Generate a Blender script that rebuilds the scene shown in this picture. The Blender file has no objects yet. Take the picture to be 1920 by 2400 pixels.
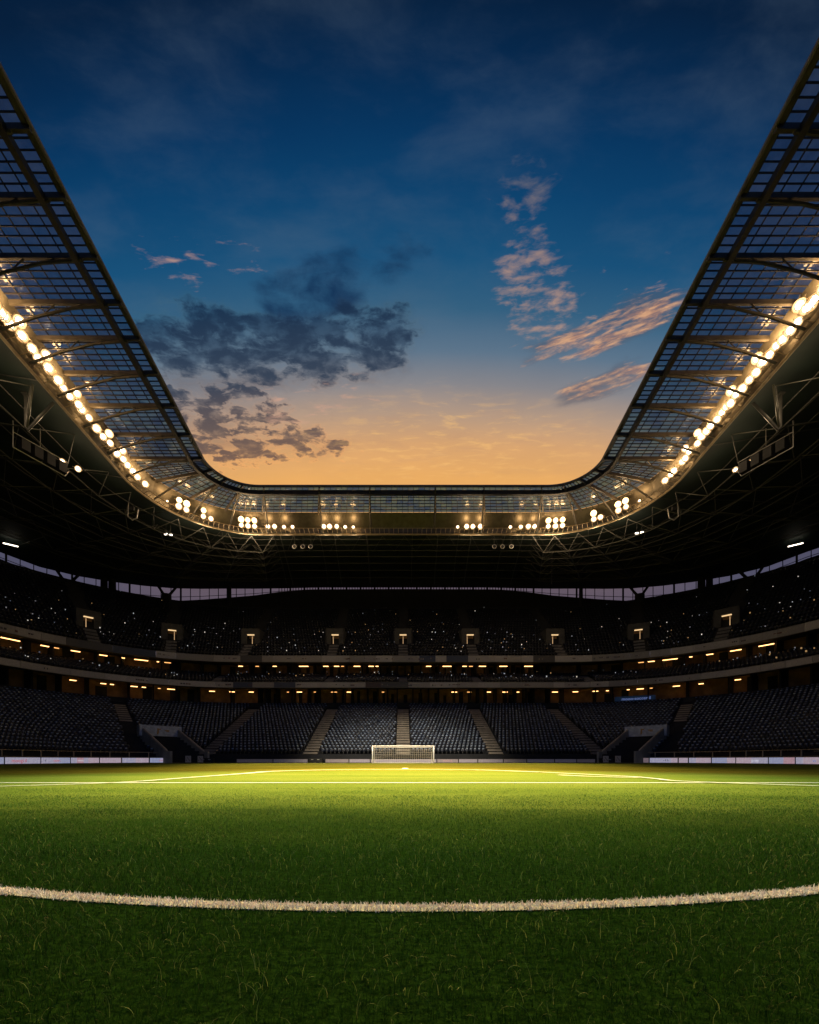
import bpy, math, random
import numpy as np
from mathutils import Vector, Matrix

random.seed(7)
rng = np.random.default_rng(11)
scene = bpy.context.scene
COL = scene.collection
CAMH = 0.47          # the camera sits just above the turf

# ------------------------------------------------------------------ helpers
def lin(r, g, b):
    def f(c):
        c /= 255.0
        return c / 12.92 if c <= 0.04045 else ((c + 0.055) / 1.055) ** 2.4
    return (f(r), f(g), f(b), 1.0)

class MB:
    """collects boxes, tubes and quads, then links them as ONE mesh object"""
    def __init__(self):
        self.v = []; self.f = []; self.c = []
    def add(self, verts, faces, col=None):
        o = len(self.v)
        self.v += [tuple(p) for p in verts]
        self.f += [tuple(i + o for i in f) for f in faces]
        self.c += [col or (1, 1, 1, 1)] * len(faces)
    def hexa(self, p, col=None):
        self.add(p, [(0, 3, 2, 1), (4, 5, 6, 7), (0, 1, 5, 4), (1, 2, 6, 5), (2, 3, 7, 6), (3, 0, 4, 7)], col)
    def box(self, c, s, rz=0.0, col=None):
        x, y, z = s[0] / 2, s[1] / 2, s[2] / 2
        ca, sa = math.cos(rz), math.sin(rz)
        p = []
        for dz in (-z, z):
            for dx, dy in ((-x, -y), (x, -y), (x, y), (-x, y)):
                p.append((c[0] + dx * ca - dy * sa, c[1] + dx * sa + dy * ca, c[2] + dz))
        self.hexa(p, col)
    def tube(self, a, b, r, n=6, r2=None, col=None, caps=True):
        a = np.array(a, float); b = np.array(b, float); d = b - a
        L = np.linalg.norm(d)
        if L < 1e-6: return
        d /= L
        u = np.cross(d, (0, 0, 1.0) if abs(d[2]) < 0.9 else (1.0, 0, 0)); u /= np.linalg.norm(u)
        w = np.cross(d, u); r2 = r if r2 is None else r2
        ang = [2 * math.pi * k / n for k in range(n)]
        vs = [a + (u * math.cos(t) + w * math.sin(t)) * r for t in ang] + [b + (u * math.cos(t) + w * math.sin(t)) * r2 for t in ang]
        fs = [(k, (k + 1) % n, n + (k + 1) % n, n + k) for k in range(n)]
        if caps: fs += [tuple(range(n))[::-1], tuple(range(n, 2 * n))]
        self.add(vs, fs, col)
    def path(self, pts, r, n=6):
        for a, b in zip(pts[:-1], pts[1:]): self.tube(a, b, r, n)
    def bar(self, a, b, w, h):
        """a rectangular bar from a to b, w wide in plan, h deep (upright section)"""
        a = np.array(a, float); b = np.array(b, float); d = b - a
        s = np.cross(d, (0, 0, 1.0)); s = s / (np.linalg.norm(s) + 1e-9) * w / 2
        u = np.cross(s, d); u = u / (np.linalg.norm(u) + 1e-9) * h / 2
        self.hexa([a - s - u, a + s - u, b + s - u, b - s - u, a - s + u, a + s + u, b + s + u, b - s + u])
    def build(self, name, mat, parent=None, smooth=False, colname=None):
        me = bpy.data.meshes.new(name)
        me.from_pydata(self.v, [], self.f); me.update()
        if colname:
            at = me.attributes.new(colname, 'FLOAT_COLOR', 'FACE')
            at.data.foreach_set('color', np.array(self.c, np.float32).ravel())
        if smooth: me.polygons.foreach_set('use_smooth', [True] * len(me.polygons))
        me.materials.append(mat)
        o = bpy.data.objects.new(name, me); COL.objects.link(o)
        if parent: o.parent = parent
        return o

def np_mesh(name, verts, quads, mat, parent=None, facecol=None, tris=None):
    me = bpy.data.meshes.new(name)
    nq = 0 if quads is None else len(quads); nt = 0 if tris is None else len(tris)
    loops = np.concatenate([a.ravel() for a in (quads, tris) if a is not None]).astype(np.int32)
    tot = np.concatenate([np.full(nq, 4), np.full(nt, 3)]).astype(np.int32)
    start = np.concatenate([[0], np.cumsum(tot)[:-1]]).astype(np.int32)
    me.vertices.add(len(verts)); me.vertices.foreach_set('co', verts.astype(np.float32).ravel())
    me.loops.add(len(loops)); me.loops.foreach_set('vertex_index', loops)
    me.polygons.add(len(tot)); me.polygons.foreach_set('loop_start', start)
    me.update(calc_edges=True)
    if facecol is not None:
        at = me.attributes.new('Col', 'FLOAT_COLOR', 'FACE')
        at.data.foreach_set('color', facecol.astype(np.float32).ravel())
    me.materials.append(mat)
    o = bpy.data.objects.new(name, me); COL.objects.link(o)
    if parent: o.parent = parent
    return o

def tag(o, label=None, cat=None, group=None, kind=None):
    if label: o['label'] = label
    if cat: o['category'] = cat
    if group: o['group'] = group
    if kind: o['kind'] = kind
    return o
def thing(name, label, cat, loc=(0, 0, 0), rz=0.0, group=None):
    o = bpy.data.objects.new(name, None); COL.objects.link(o)
    o.empty_display_size = 0.3
    o.location = loc; o.rotation_euler = (0, 0, rz)
    return tag(o, label, cat, group)
def dup(root, label=None):
    c = root.copy(); COL.objects.link(c)
    if label: c['label'] = label
    for ch in list(root.children):
        d = ch.copy(); COL.objects.link(d); d.parent = c
        for g in list(ch.children):
            e = g.copy(); COL.objects.link(e); e.parent = d
    return c
ORD = ('first second third fourth fifth sixth seventh eighth ninth tenth eleventh twelfth thirteenth fourteenth fifteenth '
       'sixteenth seventeenth eighteenth nineteenth twentieth').split()
def ordinal(i):
    if i < 20: return ORD[i]
    tens = {2: 'twenty', 3: 'thirty', 4: 'forty', 5: 'fifty'}
    n = i + 1
    if n % 10 == 0: return {30: 'thirtieth', 40: 'fortieth', 50: 'fiftieth'}[n]
    return tens[n // 10] + '-' + ORD[n % 10 - 1]

# ------------------------------------------------------------------ materials
def new_mat(name):
    m = bpy.data.materials.new(name); m.use_nodes = True
    nt = m.node_tree; b = nt.nodes['Principled BSDF']
    return m, nt, b
def mat(name, col, rough=0.6, metal=0.0, var=0.25, scale=3.0, spec=0.5, bump=0.0):
    m, nt, b = new_mat(name)
    tc = nt.nodes.new('ShaderNodeTexCoord'); n = nt.nodes.new('ShaderNodeTexNoise')
    n.inputs['Scale'].default_value = scale; n.inputs['Detail'].default_value = 6
    nt.links.new(tc.outputs['Object'], n.inputs['Vector'])
    r = nt.nodes.new('ShaderNodeMapRange'); r.inputs['From Min'].default_value = 0.3; r.inputs['From Max'].default_value = 0.7
    r.inputs['To Min'].default_value = 1 - var; r.inputs['To Max'].default_value = 1 + var
    nt.links.new(n.outputs['Fac'], r.inputs['Value'])
    mx = nt.nodes.new('ShaderNodeMix'); mx.data_type = 'RGBA'; mx.blend_type = 'MULTIPLY'; mx.inputs[0].default_value = 1
    mx.inputs[6].default_value = (*col[:3], 1); nt.links.new(r.outputs[0], mx.inputs[7])
    nt.links.new(mx.outputs[2], b.inputs['Base Color'])
    b.inputs['Roughness'].default_value = rough; b.inputs['Metallic'].default_value = metal
    b.inputs['Specular IOR Level'].default_value = spec
    if bump:
        bp = nt.nodes.new('ShaderNodeBump'); bp.inputs['Strength'].default_value = bump
        nt.links.new(n.outputs['Fac'], bp.inputs['Height']); nt.links.new(bp.outputs[0], b.inputs['Normal'])
    return m
def col_mat(name, rough=0.5, spec=0.5, emit=0.0):
    """colour read from the mesh's own face colours (paint schemes, seat shells)"""
    m, nt, b = new_mat(name)
    a = nt.nodes.new('ShaderNodeAttribute'); a.attribute_name = 'Col'
    n = nt.nodes.new('ShaderNodeTexNoise'); n.inputs['Scale'].default_value = 5
    tc = nt.nodes.new('ShaderNodeTexCoord'); nt.links.new(tc.outputs['Object'], n.inputs['Vector'])
    r = nt.nodes.new('ShaderNodeMapRange'); r.inputs['To Min'].default_value = 0.7; r.inputs['To Max'].default_value = 1.3
    nt.links.new(n.outputs['Fac'], r.inputs['Value'])
    mx = nt.nodes.new('ShaderNodeMix'); mx.data_type = 'RGBA'; mx.blend_type = 'MULTIPLY'; mx.inputs[0].default_value = 1
    nt.links.new(a.outputs['Color'], mx.inputs[6]); nt.links.new(r.outputs[0], mx.inputs[7])
    nt.links.new(mx.outputs[2], b.inputs['Base Color'])
    b.inputs['Roughness'].default_value = rough; b.inputs['Specular IOR Level'].default_value = spec
    if emit:
        nt.links.new(mx.outputs[2], b.inputs['Emission Color']); b.inputs['Emission Strength'].default_value = emit
    return m
def emit_mat(name, col, s):
    m, nt, b = new_mat(name)
    b.inputs['Base Color'].default_value = (0.3, 0.3, 0.3, 1)
    b.inputs['Emission Color'].default_value = (*col[:3], 1); b.inputs['Emission Strength'].default_value = s
    return m

M = {}
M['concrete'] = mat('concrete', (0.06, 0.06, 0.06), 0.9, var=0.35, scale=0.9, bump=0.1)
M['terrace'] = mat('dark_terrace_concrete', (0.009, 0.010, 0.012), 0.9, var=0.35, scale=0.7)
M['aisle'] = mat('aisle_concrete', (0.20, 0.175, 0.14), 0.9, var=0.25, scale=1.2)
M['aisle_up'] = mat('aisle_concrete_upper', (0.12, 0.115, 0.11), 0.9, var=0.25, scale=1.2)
M['surround'] = mat('entrance_surround', (0.055, 0.053, 0.05), 0.9, var=0.3, scale=1.2)
M['steel'] = mat('grey_painted_steel', (0.09, 0.088, 0.08), 0.45, 0.3, var=0.2, scale=2)
M['edge_steel'] = mat('edge_tube_steel', (0.10, 0.10, 0.11), 0.5, 0.3, var=0.3, scale=1.5)
M['rafter'] = mat('rafter_paint', (0.07, 0.066, 0.06), 0.5, 0.2, var=0.25, scale=1.5)
M['dark_steel'] = mat('dark_painted_steel', (0.035, 0.034, 0.032), 0.5, 0.3, var=0.2, scale=2)
M['pale_steel'] = mat('pale_galvanised_steel', (0.45, 0.43, 0.4), 0.4, 0.5, var=0.2, scale=2)
M['deck'] = mat('dark_green_roof_deck', (0.013, 0.024, 0.021), 0.7, var=0.3, scale=0.35)
M['black'] = mat('black_paint', (0.012, 0.012, 0.013), 0.7)
M['cladding'] = mat('brown_wall_cladding', (0.34, 0.20, 0.09), 0.8, var=0.4, scale=0.8)
M['soffit'] = mat('dark_soffit', (0.03, 0.028, 0.026), 0.9, var=0.3, scale=0.6)
M['white'] = mat('white_gloss_paint', (0.8, 0.79, 0.77), 0.35, var=0.04)
M['net'] = mat('white_net_cord', (0.6, 0.58, 0.55), 0.8, var=0.1)
M['tan_steel'] = mat('tan_railing_paint', (0.38, 0.3, 0.19), 0.5, 0.1, var=0.2)
M['tunnel'] = mat('tunnel_wall_render', (0.19, 0.19, 0.175), 0.85, var=0.2, scale=1.0)
M['seat'] = col_mat('seat_plastic', 0.35, 0.6)
M['fascia'] = col_mat('balcony_fascia_panels', 0.6, 0.4)
M['paint'] = col_mat('panel_paint', 0.6, 0.3)
M['led'] = col_mat('led_board_face', 0.5, 0.3, emit=0.42)
M['led_dim'] = col_mat('dim_board_face', 0.5, 0.3, emit=0.06)
M['lens'] = emit_mat('floodlight_lens', (1.0, 0.80, 0.52), 12.0)
M['halo_ring'] = emit_mat('glowing_halo_ring', (1.0, 0.50, 0.15), 0.8)  # own amber emission stands for the halo round each lamp
M['strip'] = emit_mat('warm_strip_light', (1.0, 0.50, 0.17), 4.5)
M['strip_dim'] = emit_mat('warm_lamp_dim', (1.0, 0.45, 0.13), 1.8)
M['door_light'] = emit_mat('warm_door_light', (1.0, 0.66, 0.32), 1.0)
M['door_dim'] = emit_mat('dim_door_light', (1.0, 0.6, 0.28), 0.5)
M['strip_white'] = emit_mat('pale_strip_light', (1.0, 0.88, 0.7), 4.0)

# ------------------------------------------------------------------ plan rings (U-shaped: side, corner, far end, corner, side)
NS, NC, NF = 24, 14, 30        # segments in a side, a corner, the far straight
Y0 = -12.0
def ring(X0, Yc, r, Yf=None, slope=0.0, off=0.0, extra=0.0):
    """half width X0 at the corner's start Yc, corner radius r; off grows the ring outwards. Returns [(x, y)] with NS+NC+NF+NC+NS+1 points"""
    r2 = r + off; X = X0 + off
    left = []
    for i in range(NS):
        y = Y0 + (Yc - Y0) * i / NS
        left.append((-(X + slope * (y - Yc)), y))
    ry = (Yf - Yc + off) if Yf is not None else r2     # elliptical corner allowed
    for i in range(NC):
        a = math.pi / 2 * i / NC
        left.append((-(X - r2) - r2 * math.cos(a), Yc + ry * math.sin(a)))
    xs = X - r2; yf = Yc + ry
    far = [(-xs + 2 * xs * i / NF, yf) for i in range(NF + 1)]
    right = [(-x, y) for x, y in reversed(left)]
    return np.array(left + far + right)
def lerp_ring(P, t):
    """point at a fractional index of a ring"""
    t = max(0, min(len(P) - 1.001, t)); i = int(t); f = t - i
    return P[i] * (1 - f) + P[i + 1] * f
def at_slope(P, s):
    """fractional index where x / y = s (seen from the halfway spot), front half only"""
    best = None
    for i in range(len(P) - 1):
        if P[i][1] < 5 or P[i + 1][1] < 5: continue
        a = P[i][0] / P[i][1] - s; b = P[i + 1][0] / P[i + 1][1] - s
        if a * b <= 0 and a != b: best = i + a / (a - b)
    return best if best is not None else (NS if s < 0 else len(P) - 1 - NS)
def ring_dir(P, t):
    """unit tangent (left to right) and inward normal"""
    a = lerp_ring(P, t - 0.3); b = lerp_ring(P, t + 0.3); d = (b - a) / np.linalg.norm(b - a)
    n = np.array([d[1], -d[0]])
    return d, n
def loft(mb, rings, i0=0, i1=None, col=None):
    """rings: list of (plan ring, height or heights); quads between neighbours"""
    i1 = i1 if i1 is not None else len(rings[0][0]) - 1
    pts = []
    for P, h in rings:
        hh = h if hasattr(h, '__len__') else [h] * len(P)
        pts.append([(P[i][0], P[i][1], hh[i]) for i in range(i0, i1 + 1)])
    n = i1 - i0 + 1
    vs = [p for row in pts for p in row]; fs = []
    for k in range(len(pts) - 1):
        for i in range(n - 1):
            fs.append((k * n + i, k * n + i + 1, (k + 1) * n + i + 1, (k + 1) * n + i))
    mb.add(vs, fs, col)
def P3(p, z): return (float(p[0]), float(p[1]), float(z))
S = lambda px: (px - 945) / 1000.0     # sight-line slope used to read positions off the plan

LOW = lambda o: ring(37.5, 47.5, 10, off=o)
MID = lambda o: ring(54, 48, 26, off=o)
UPP = lambda o: ring(56, 49, 27, off=o)
RIN = ring(24.3, 52, 5, slope=0.103)            # roof's inner edge
RGL = ring(33.0, 52, 11.3, slope=0.09)          # glazing's outer edge
RCW = ring(33.8, 52, 12.6, slope=0.08)          # floodlight catwalk beam
RIN_H, CW_H = 37.0, 34.55

# ------------------------------------------------------------------ camera
cam = bpy.data.cameras.new('camera'); camo = bpy.data.objects.new('camera', cam); COL.objects.link(camo)
camo.location = (0, 0, CAMH); camo.rotation_euler = (math.radians(90), 0, 0)
cam.sensor_fit = 'HORIZONTAL'; cam.sensor_width = 36; cam.lens = 18.75
cam.shift_x = 15 / 1920; cam.shift_y = 580 / 1920
cam.clip_start = 0.05; cam.clip_end = 3000
scene.camera = camo

# ------------------------------------------------------------------ ground, pitch, markings
def pitch_material():
    m, nt, b = new_mat('mown_turf')
    N = nt.nodes; L = nt.links
    tc = N.new('ShaderNodeTexCoord')
    n1 = N.new('ShaderNodeTexNoise'); n1.inputs['Scale'].default_value = 0.35; n1.inputs['Detail'].default_value = 8; n1.inputs['Roughness'].default_value = 0.65
    n2 = N.new('ShaderNodeTexNoise'); n2.inputs['Scale'].default_value = 45; n2.inputs['Detail'].default_value = 4
    mp = N.new('ShaderNodeMapping'); mp.inputs['Scale'].default_value = (0.25, 1.0, 1)
    L.new(tc.outputs['Object'], mp.inputs['Vector']); L.new(mp.outputs[0], n1.inputs['Vector']); L.new(tc.outputs['Object'], n2.inputs['Vector'])
    r1 = N.new('ShaderNodeValToRGB'); e = r1.color_ramp.elements
    e[0].position = 0.3; e[0].color = (0.058, 0.088, 0.012, 1); e[1].position = 0.72; e[1].color = (0.112, 0.128, 0.026, 1)
    L.new(n1.outputs['Fac'], r1.inputs['Fac'])
    mr = N.new('ShaderNodeMapRange'); mr.inputs['From Min'].default_value = 0.3; mr.inputs['From Max'].default_value = 0.7; mr.inputs['To Min'].default_value = 0.55; mr.inputs['To Max'].default_value = 1.35
    L.new(n2.outputs['Fac'], mr.inputs['Value'])
    mx = N.new('ShaderNodeMix'); mx.data_type = 'RGBA'; mx.blend_type = 'MULTIPLY'; mx.inputs[0].default_value = 1
    # foreground gloom painted in: dark thatch under the modelled blades, lighter matted sward beyond
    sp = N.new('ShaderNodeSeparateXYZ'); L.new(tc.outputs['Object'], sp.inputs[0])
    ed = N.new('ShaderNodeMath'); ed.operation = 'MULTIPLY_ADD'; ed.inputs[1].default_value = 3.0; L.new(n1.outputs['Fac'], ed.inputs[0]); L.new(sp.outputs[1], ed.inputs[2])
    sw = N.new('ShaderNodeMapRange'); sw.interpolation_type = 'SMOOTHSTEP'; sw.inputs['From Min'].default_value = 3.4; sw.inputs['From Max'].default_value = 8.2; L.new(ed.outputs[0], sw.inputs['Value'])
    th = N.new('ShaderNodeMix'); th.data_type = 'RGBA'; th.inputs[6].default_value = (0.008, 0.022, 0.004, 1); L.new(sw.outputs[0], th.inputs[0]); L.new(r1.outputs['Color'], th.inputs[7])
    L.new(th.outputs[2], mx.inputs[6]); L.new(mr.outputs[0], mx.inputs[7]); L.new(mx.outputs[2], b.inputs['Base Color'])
    b.inputs['Roughness'].default_value = 0.95; b.inputs['Specular IOR Level'].default_value = 0.0
    bp = N.new('ShaderNodeBump'); bp.inputs['Strength'].default_value = 0.5; bp.inputs['Distance'].default_value = 0.03
    L.new(n2.outputs['Fac'], bp.inputs['Height']); L.new(bp.outputs[0], b.inputs['Normal'])
    return m
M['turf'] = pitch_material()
def leaf_material(name, c0, c1, trans):
    m, nt, b = new_mat(name); N = nt.nodes; L = nt.links
    a = N.new('ShaderNodeAttribute'); a.attribute_name = 'Col'
    b.inputs['Roughness'].default_value = 0.55; b.inputs['Specular IOR Level'].default_value = 0.10
    rp = N.new('ShaderNodeMix'); rp.data_type = 'RGBA'; rp.inputs[6].default_value = (*c0, 1); rp.inputs[7].default_value = (*c1, 1)
    sp = N.new('ShaderNodeSeparateColor'); L.new(a.outputs['Color'], sp.inputs[0]); L.new(sp.outputs[0], rp.inputs[0])
    st = N.new('ShaderNodeMix'); st.data_type = 'RGBA'; L.new(sp.outputs[1], st.inputs[0]); L.new(rp.outputs[2], st.inputs[6]); st.inputs[7].default_value = (0.20, 0.25, 0.11, 1)
    rp = st
    L.new(rp.outputs[2], b.inputs['Base Color'])
    t = N.new('ShaderNodeBsdfTranslucent'); L.new(rp.outputs[2], t.inputs['Color'])
    ms = N.new('ShaderNodeMixShader'); ms.inputs[0].default_value = trans
    L.new(b.outputs[0], ms.inputs[1]); L.new(t.outputs[0], ms.inputs[2]); L.new(ms.outputs[0], N['Material Output'].inputs['Surface'])
    return m
M['blade'] = leaf_material('grass_blade', (0.001, 0.007, 0.001), (0.022, 0.074, 0.007), 0.35)
M['white_blade'] = leaf_material('painted_grass_blade', (0.54, 0.47, 0.50), (0.84, 0.74, 0.80), 0.1)
M['line_paint'] = mat('white_line_paint', (0.30, 0.30, 0.27), 0.9, var=0.25, scale=9)

mb = MB(); mb.add([(-900, -900, -0.012), (900, -900, -0.012), (900, 900, -0.012), (-900, 900, -0.012)], [(0, 1, 2, 3)])
tag(mb.build('ground', M['concrete']), 'dark concrete apron around and under the stands', kind='structure')
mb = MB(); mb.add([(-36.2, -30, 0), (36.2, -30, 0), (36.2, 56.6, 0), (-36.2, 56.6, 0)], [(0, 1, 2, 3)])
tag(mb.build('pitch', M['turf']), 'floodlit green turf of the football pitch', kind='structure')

def line_strip(pts, w, z=0.004):
    mb = MB(); pts = [np.array(p, float) for p in pts]; L = []; R = []
    for i, p in enumerate(pts):
        a = pts[max(0, i - 1)]; b = pts[min(len(pts) - 1, i + 1)]; d = (b - a) / np.linalg.norm(b - a)
        n = np.array([-d[1], d[0]])
        ww = w[i] if hasattr(w, '__len__') else w
        L.append((*(p + n * ww / 2), z)); R.append((*(p - n * ww / 2), z))
    k = len(pts)
    mb.add(L + R, [(i, k + i, k + i + 1, i + 1) for i in range(k - 1)])
    return mb
ARC_C, ARC_R, ARC_W = np.array([0.012, 1.339 + 5.97]), 5.97, 0.060
arc = [ARC_C + ARC_R * np.array([math.sin(a), -math.cos(a)]) for a in np.linspace(-0.62, 0.62, 60)]
tag(line_strip(arc, ARC_W).build('curved_pitch_line', M['line_paint']), 'thick white curved line of painted grass nearest the camera', kind='structure')
LINES = []
def pline(name, label, pts, w):
    LINES.append((pts, w)); tag(line_strip(pts, w, 0.004 + 0.004 * len(LINES)).build(name, M['line_paint']), label, kind='structure')
def smooth_pts(pts, n=8):
    pts = [np.array(p, float) for p in pts]; out = []
    for i in range(len(pts) - 1):
        p0 = pts[max(0, i - 1)]; p1 = pts[i]; p2 = pts[i + 1]; p3 = pts[min(len(pts) - 1, i + 2)]
        for k in range(n):
            t = k / n
            out.append(0.5 * ((2 * p1) + (-p0 + p2) * t + (2 * p0 - 5 * p1 + 4 * p2 - p3) * t * t + (-p0 + 3 * p1 - 3 * p2 + p3) * t ** 3))
    return out + [pts[-1]]
pline('straight_pitch_line', 'straight white line right across the pitch', [(-30 + i, 8.5) for i in range(61)], 0.17)
box_l = smooth_pts([(-9.0, 5.9), (-6.9, 7.35), (-5.7, 8.6), (-5.45, 10.9), (-5.2, 14.0), (-5.0, 16.8), (-3.3, 18.9), (-1.6, 19.6), (0.0, 19.8), (1.6, 19.6), (3.4, 18.7), (5.0, 15.6)])
pline('penalty_box_line', 'white box line curving in front of the goal', box_l, np.interp([p[1] for p in box_l], [6, 9, 12, 20], [0.10, 0.14, 0.2, 0.5]))
box_r = smooth_pts([(5.0, 15.6), (5.5, 13.6), (5.95, 12.0), (6.1, 11.1), (5.7, 10.9), (5.0, 11.6), (4.6, 12.6)])
pline('penalty_arc_line', 'white line ending in a narrow loop right of the goal', box_r, 0.18)
box_q = smooth_pts([(6.1, 11.1), (5.95, 10.0), (5.85, 8.9), (7.1, 7.35), (9.2, 5.9)])
pline('side_box_line', 'white box line running off towards the right', box_q, 0.14)
goal_l = [(-33 + i * 3, 51.3) for i in range(23)]
pline('goal_line', 'white goal line under the goal posts', goal_l, 0.5)
mb = MB(); mb.add([(0.1 + 0.16 * math.cos(t), 20.6 + 0.8 * math.sin(t), 0.034) for t in np.linspace(0, 6.283, 24, endpoint=False)], [tuple(range(24))])
tag(mb.build('penalty_spot_marking', M['white']), 'small white penalty spot in front of the goal', kind='structure')

# ---- grass blades
def blades(xy, hgt, wid, bend, curl, lean_dir, colr, segs=2, strand=0.0):
    n = len(xy)
    base = np.zeros((n, 3)); base[:, :2] = xy
    side = np.stack([np.cos(lean_dir + rng.uniform(0.9, 2.2, n)), np.sin(lean_dir + rng.uniform(0.9, 2.2, n)), np.zeros(n)], 1)
    rows = []
    ts = np.linspace(0, 1, segs + 1)
    for k, t in enumerate(ts):
        d = lean_dir + curl * t
        h = hgt * (np.sin(np.minimum(t * bend, 2.4)) / np.maximum(bend, 0.05))
        o = hgt * (1 - np.cos(np.minimum(t * bend, 2.4))) / np.maximum(bend, 0.05)
        c = base + np.stack([np.cos(d) * o, np.sin(d) * o, np.maximum(h, 0.001)], 1)
        w = wid * (1 - 0.85 * t)
        rows.append(c - side * w[:, None] / 2); rows.append(c + side * w[:, None] / 2)
    V = np.stack(rows, 1).reshape(-1, 3); m = 2 * (segs + 1)
    idx = np.arange(n)[:, None] * m
    Q = np.concatenate([idx + np.array([2 * k, 2 * k + 1, 2 * k + 3, 2 * k + 2]) for k in range(segs)], 0)
    C = np.ones((n * segs, 4)); C[:, 0] = np.tile(colr, segs); C[:, 1] = np.tile(np.broadcast_to(strand, n), segs)
    return V, Q, C
def scatter(ya, yb, dens, wide=1.25, pad=0.8):
    area = (wide * (yb ** 2 - ya ** 2) + 2 * pad * (yb - ya)); n = int(area * dens)
    y = rng.uniform(ya, yb, n * 2); half = wide * y + pad
    keep = rng.uniform(0, wide * yb + pad, n * 2) < half; y = y[keep][:n]; x = rng.uniform(-1, 1, len(y)) * (wide * y + pad)
    return np.stack([x, y], 1)
def in_lines(xy):
    d = np.hypot(xy[:, 0] - ARC_C[0], xy[:, 1] - ARC_C[1])
    edge = ARC_W / 2 + 0.006 * np.sin(xy[:, 0] * 90) + 0.004 * np.sin(xy[:, 0] * 233)
    return np.abs(d - ARC_R) < edge
def near_far_lines(xy):
    hit = np.zeros(len(xy), bool)
    for pts, w in LINES[:4]:
        P = np.array([tuple(p) for p in pts]); ww = w if hasattr(w, '__len__') else [w] * len(P)
        for a, b, wi in zip(P[:-1], P[1:], ww):
            d = b - a; t = np.clip(((xy - a) @ d) / (d @ d), 0, 1)
            hit |= np.hypot(*(xy - (a + t[:, None] * d)).T) < wi / 2 + 0.03
    return hit
Vs, Qs, Cs, o = [], [], [], 0
def put(V, Q, C):
    global o
    Vs.append(V); Qs.append(Q + o); Cs.append(C); o += len(V)
def clump(xy, s):
    return 0.5 + 0.5 * np.sin(xy[:, 0] * s + 1.7 * np.sin(xy[:, 1] * s * 0.8)) * np.sin(xy[:, 1] * s * 1.1 + 2.1 * np.sin(xy[:, 0] * s * 0.7))
for ya, yb, dens, h0, h1, w in ((0.35, 1.2, 20000, .010, .026, .0016), (1.2, 2.2, 15000, .010, .024, .0019), (2.2, 4.0, 7500, .010, .022, .0026),
                                (4.0, 5.5, 2600, .009, .019, .004), (5.5, 7.0, 1600, .007, .015, .004), (7.0, 9.5, 500, .005, .012, .005)):
    xy = scatter(ya, yb, dens, wide=1.15 if yb > 3 else 1.25)
    far = near_far_lines(xy) if yb > 5 else np.zeros(len(xy), bool)
    xy = xy[~far & ~in_lines(xy)]
    n = len(xy); cl = clump(xy, 9.0 if yb < 4 else 3.5)
    h = rng.uniform(h0, h1, n) * (0.65 + 0.6 * cl)
    put(*blades(xy, h, w * rng.uniform(0.7, 1.3, n), rng.uniform(0.2, 1.5, n), rng.normal(0, 0.4, n), rng.uniform(0, 6.283, n), np.clip(rng.beta(1.1, 3.0, n) * 0.95 + 0.28 * cl * clump(xy, 2.3) + 0.35 * np.clip((xy[:, 1] - 2.2) / 3.0, 0, 1), 0, 1), strand=0.10 * np.clip((xy[:, 1] - 2.5) / 4.0, 0, 1)))  # blades painted lighter with distance, putting the floodlit glow into their colour
# longer, curled, paler strands lying over the turf
for ya, yb, dens, h0, h1, w in ((0.35, 1.3, 800, .03, .06, .0016), (1.3, 2.6, 420, .03, .055, .0020), (2.6, 5.0, 90, .022, .04, .0026)):
    xy = scatter(ya, yb, dens); xy = xy[~in_lines(xy)]; n = len(xy)
    put(*blades(xy, rng.uniform(h0, h1, n), np.full(n, w), rng.uniform(0.9, 2.3, n), rng.normal(0, 1.0, n), rng.uniform(0, 6.283, n), rng.uniform(0.6, 1.0, n), segs=5, strand=0.7 * rng.uniform(0.1, 1.0, n) ** 1.8))
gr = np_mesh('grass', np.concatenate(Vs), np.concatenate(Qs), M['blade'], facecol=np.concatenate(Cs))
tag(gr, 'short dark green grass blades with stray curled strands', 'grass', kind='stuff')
# painted blades in the curved line
Vs, Qs, Cs, o = [], [], [], 0
n = 15000
a = rng.uniform(-0.55, 0.55, n); rr = ARC_R + rng.uniform(-0.5, 0.5, n) * ARC_W * (1 + 0.15 * rng.normal(size=n))
xy = np.stack([ARC_C[0] + rr * np.sin(a), ARC_C[1] - rr * np.cos(a)], 1)
put(*blades(xy, rng.uniform(.008, .020, n), rng.uniform(.0028, .0055, n), rng.uniform(0.3, 1.8, n), rng.normal(0, 0.4, n), rng.uniform(0, 6.283, n), rng.uniform(0, 1, n)))
tag(np_mesh('painted_grass', np.concatenate(Vs), np.concatenate(Qs), M['white_blade'], facecol=np.concatenate(Cs)), 'chalk-white painted grass blades of the curved line', 'grass', kind='stuff')

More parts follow.
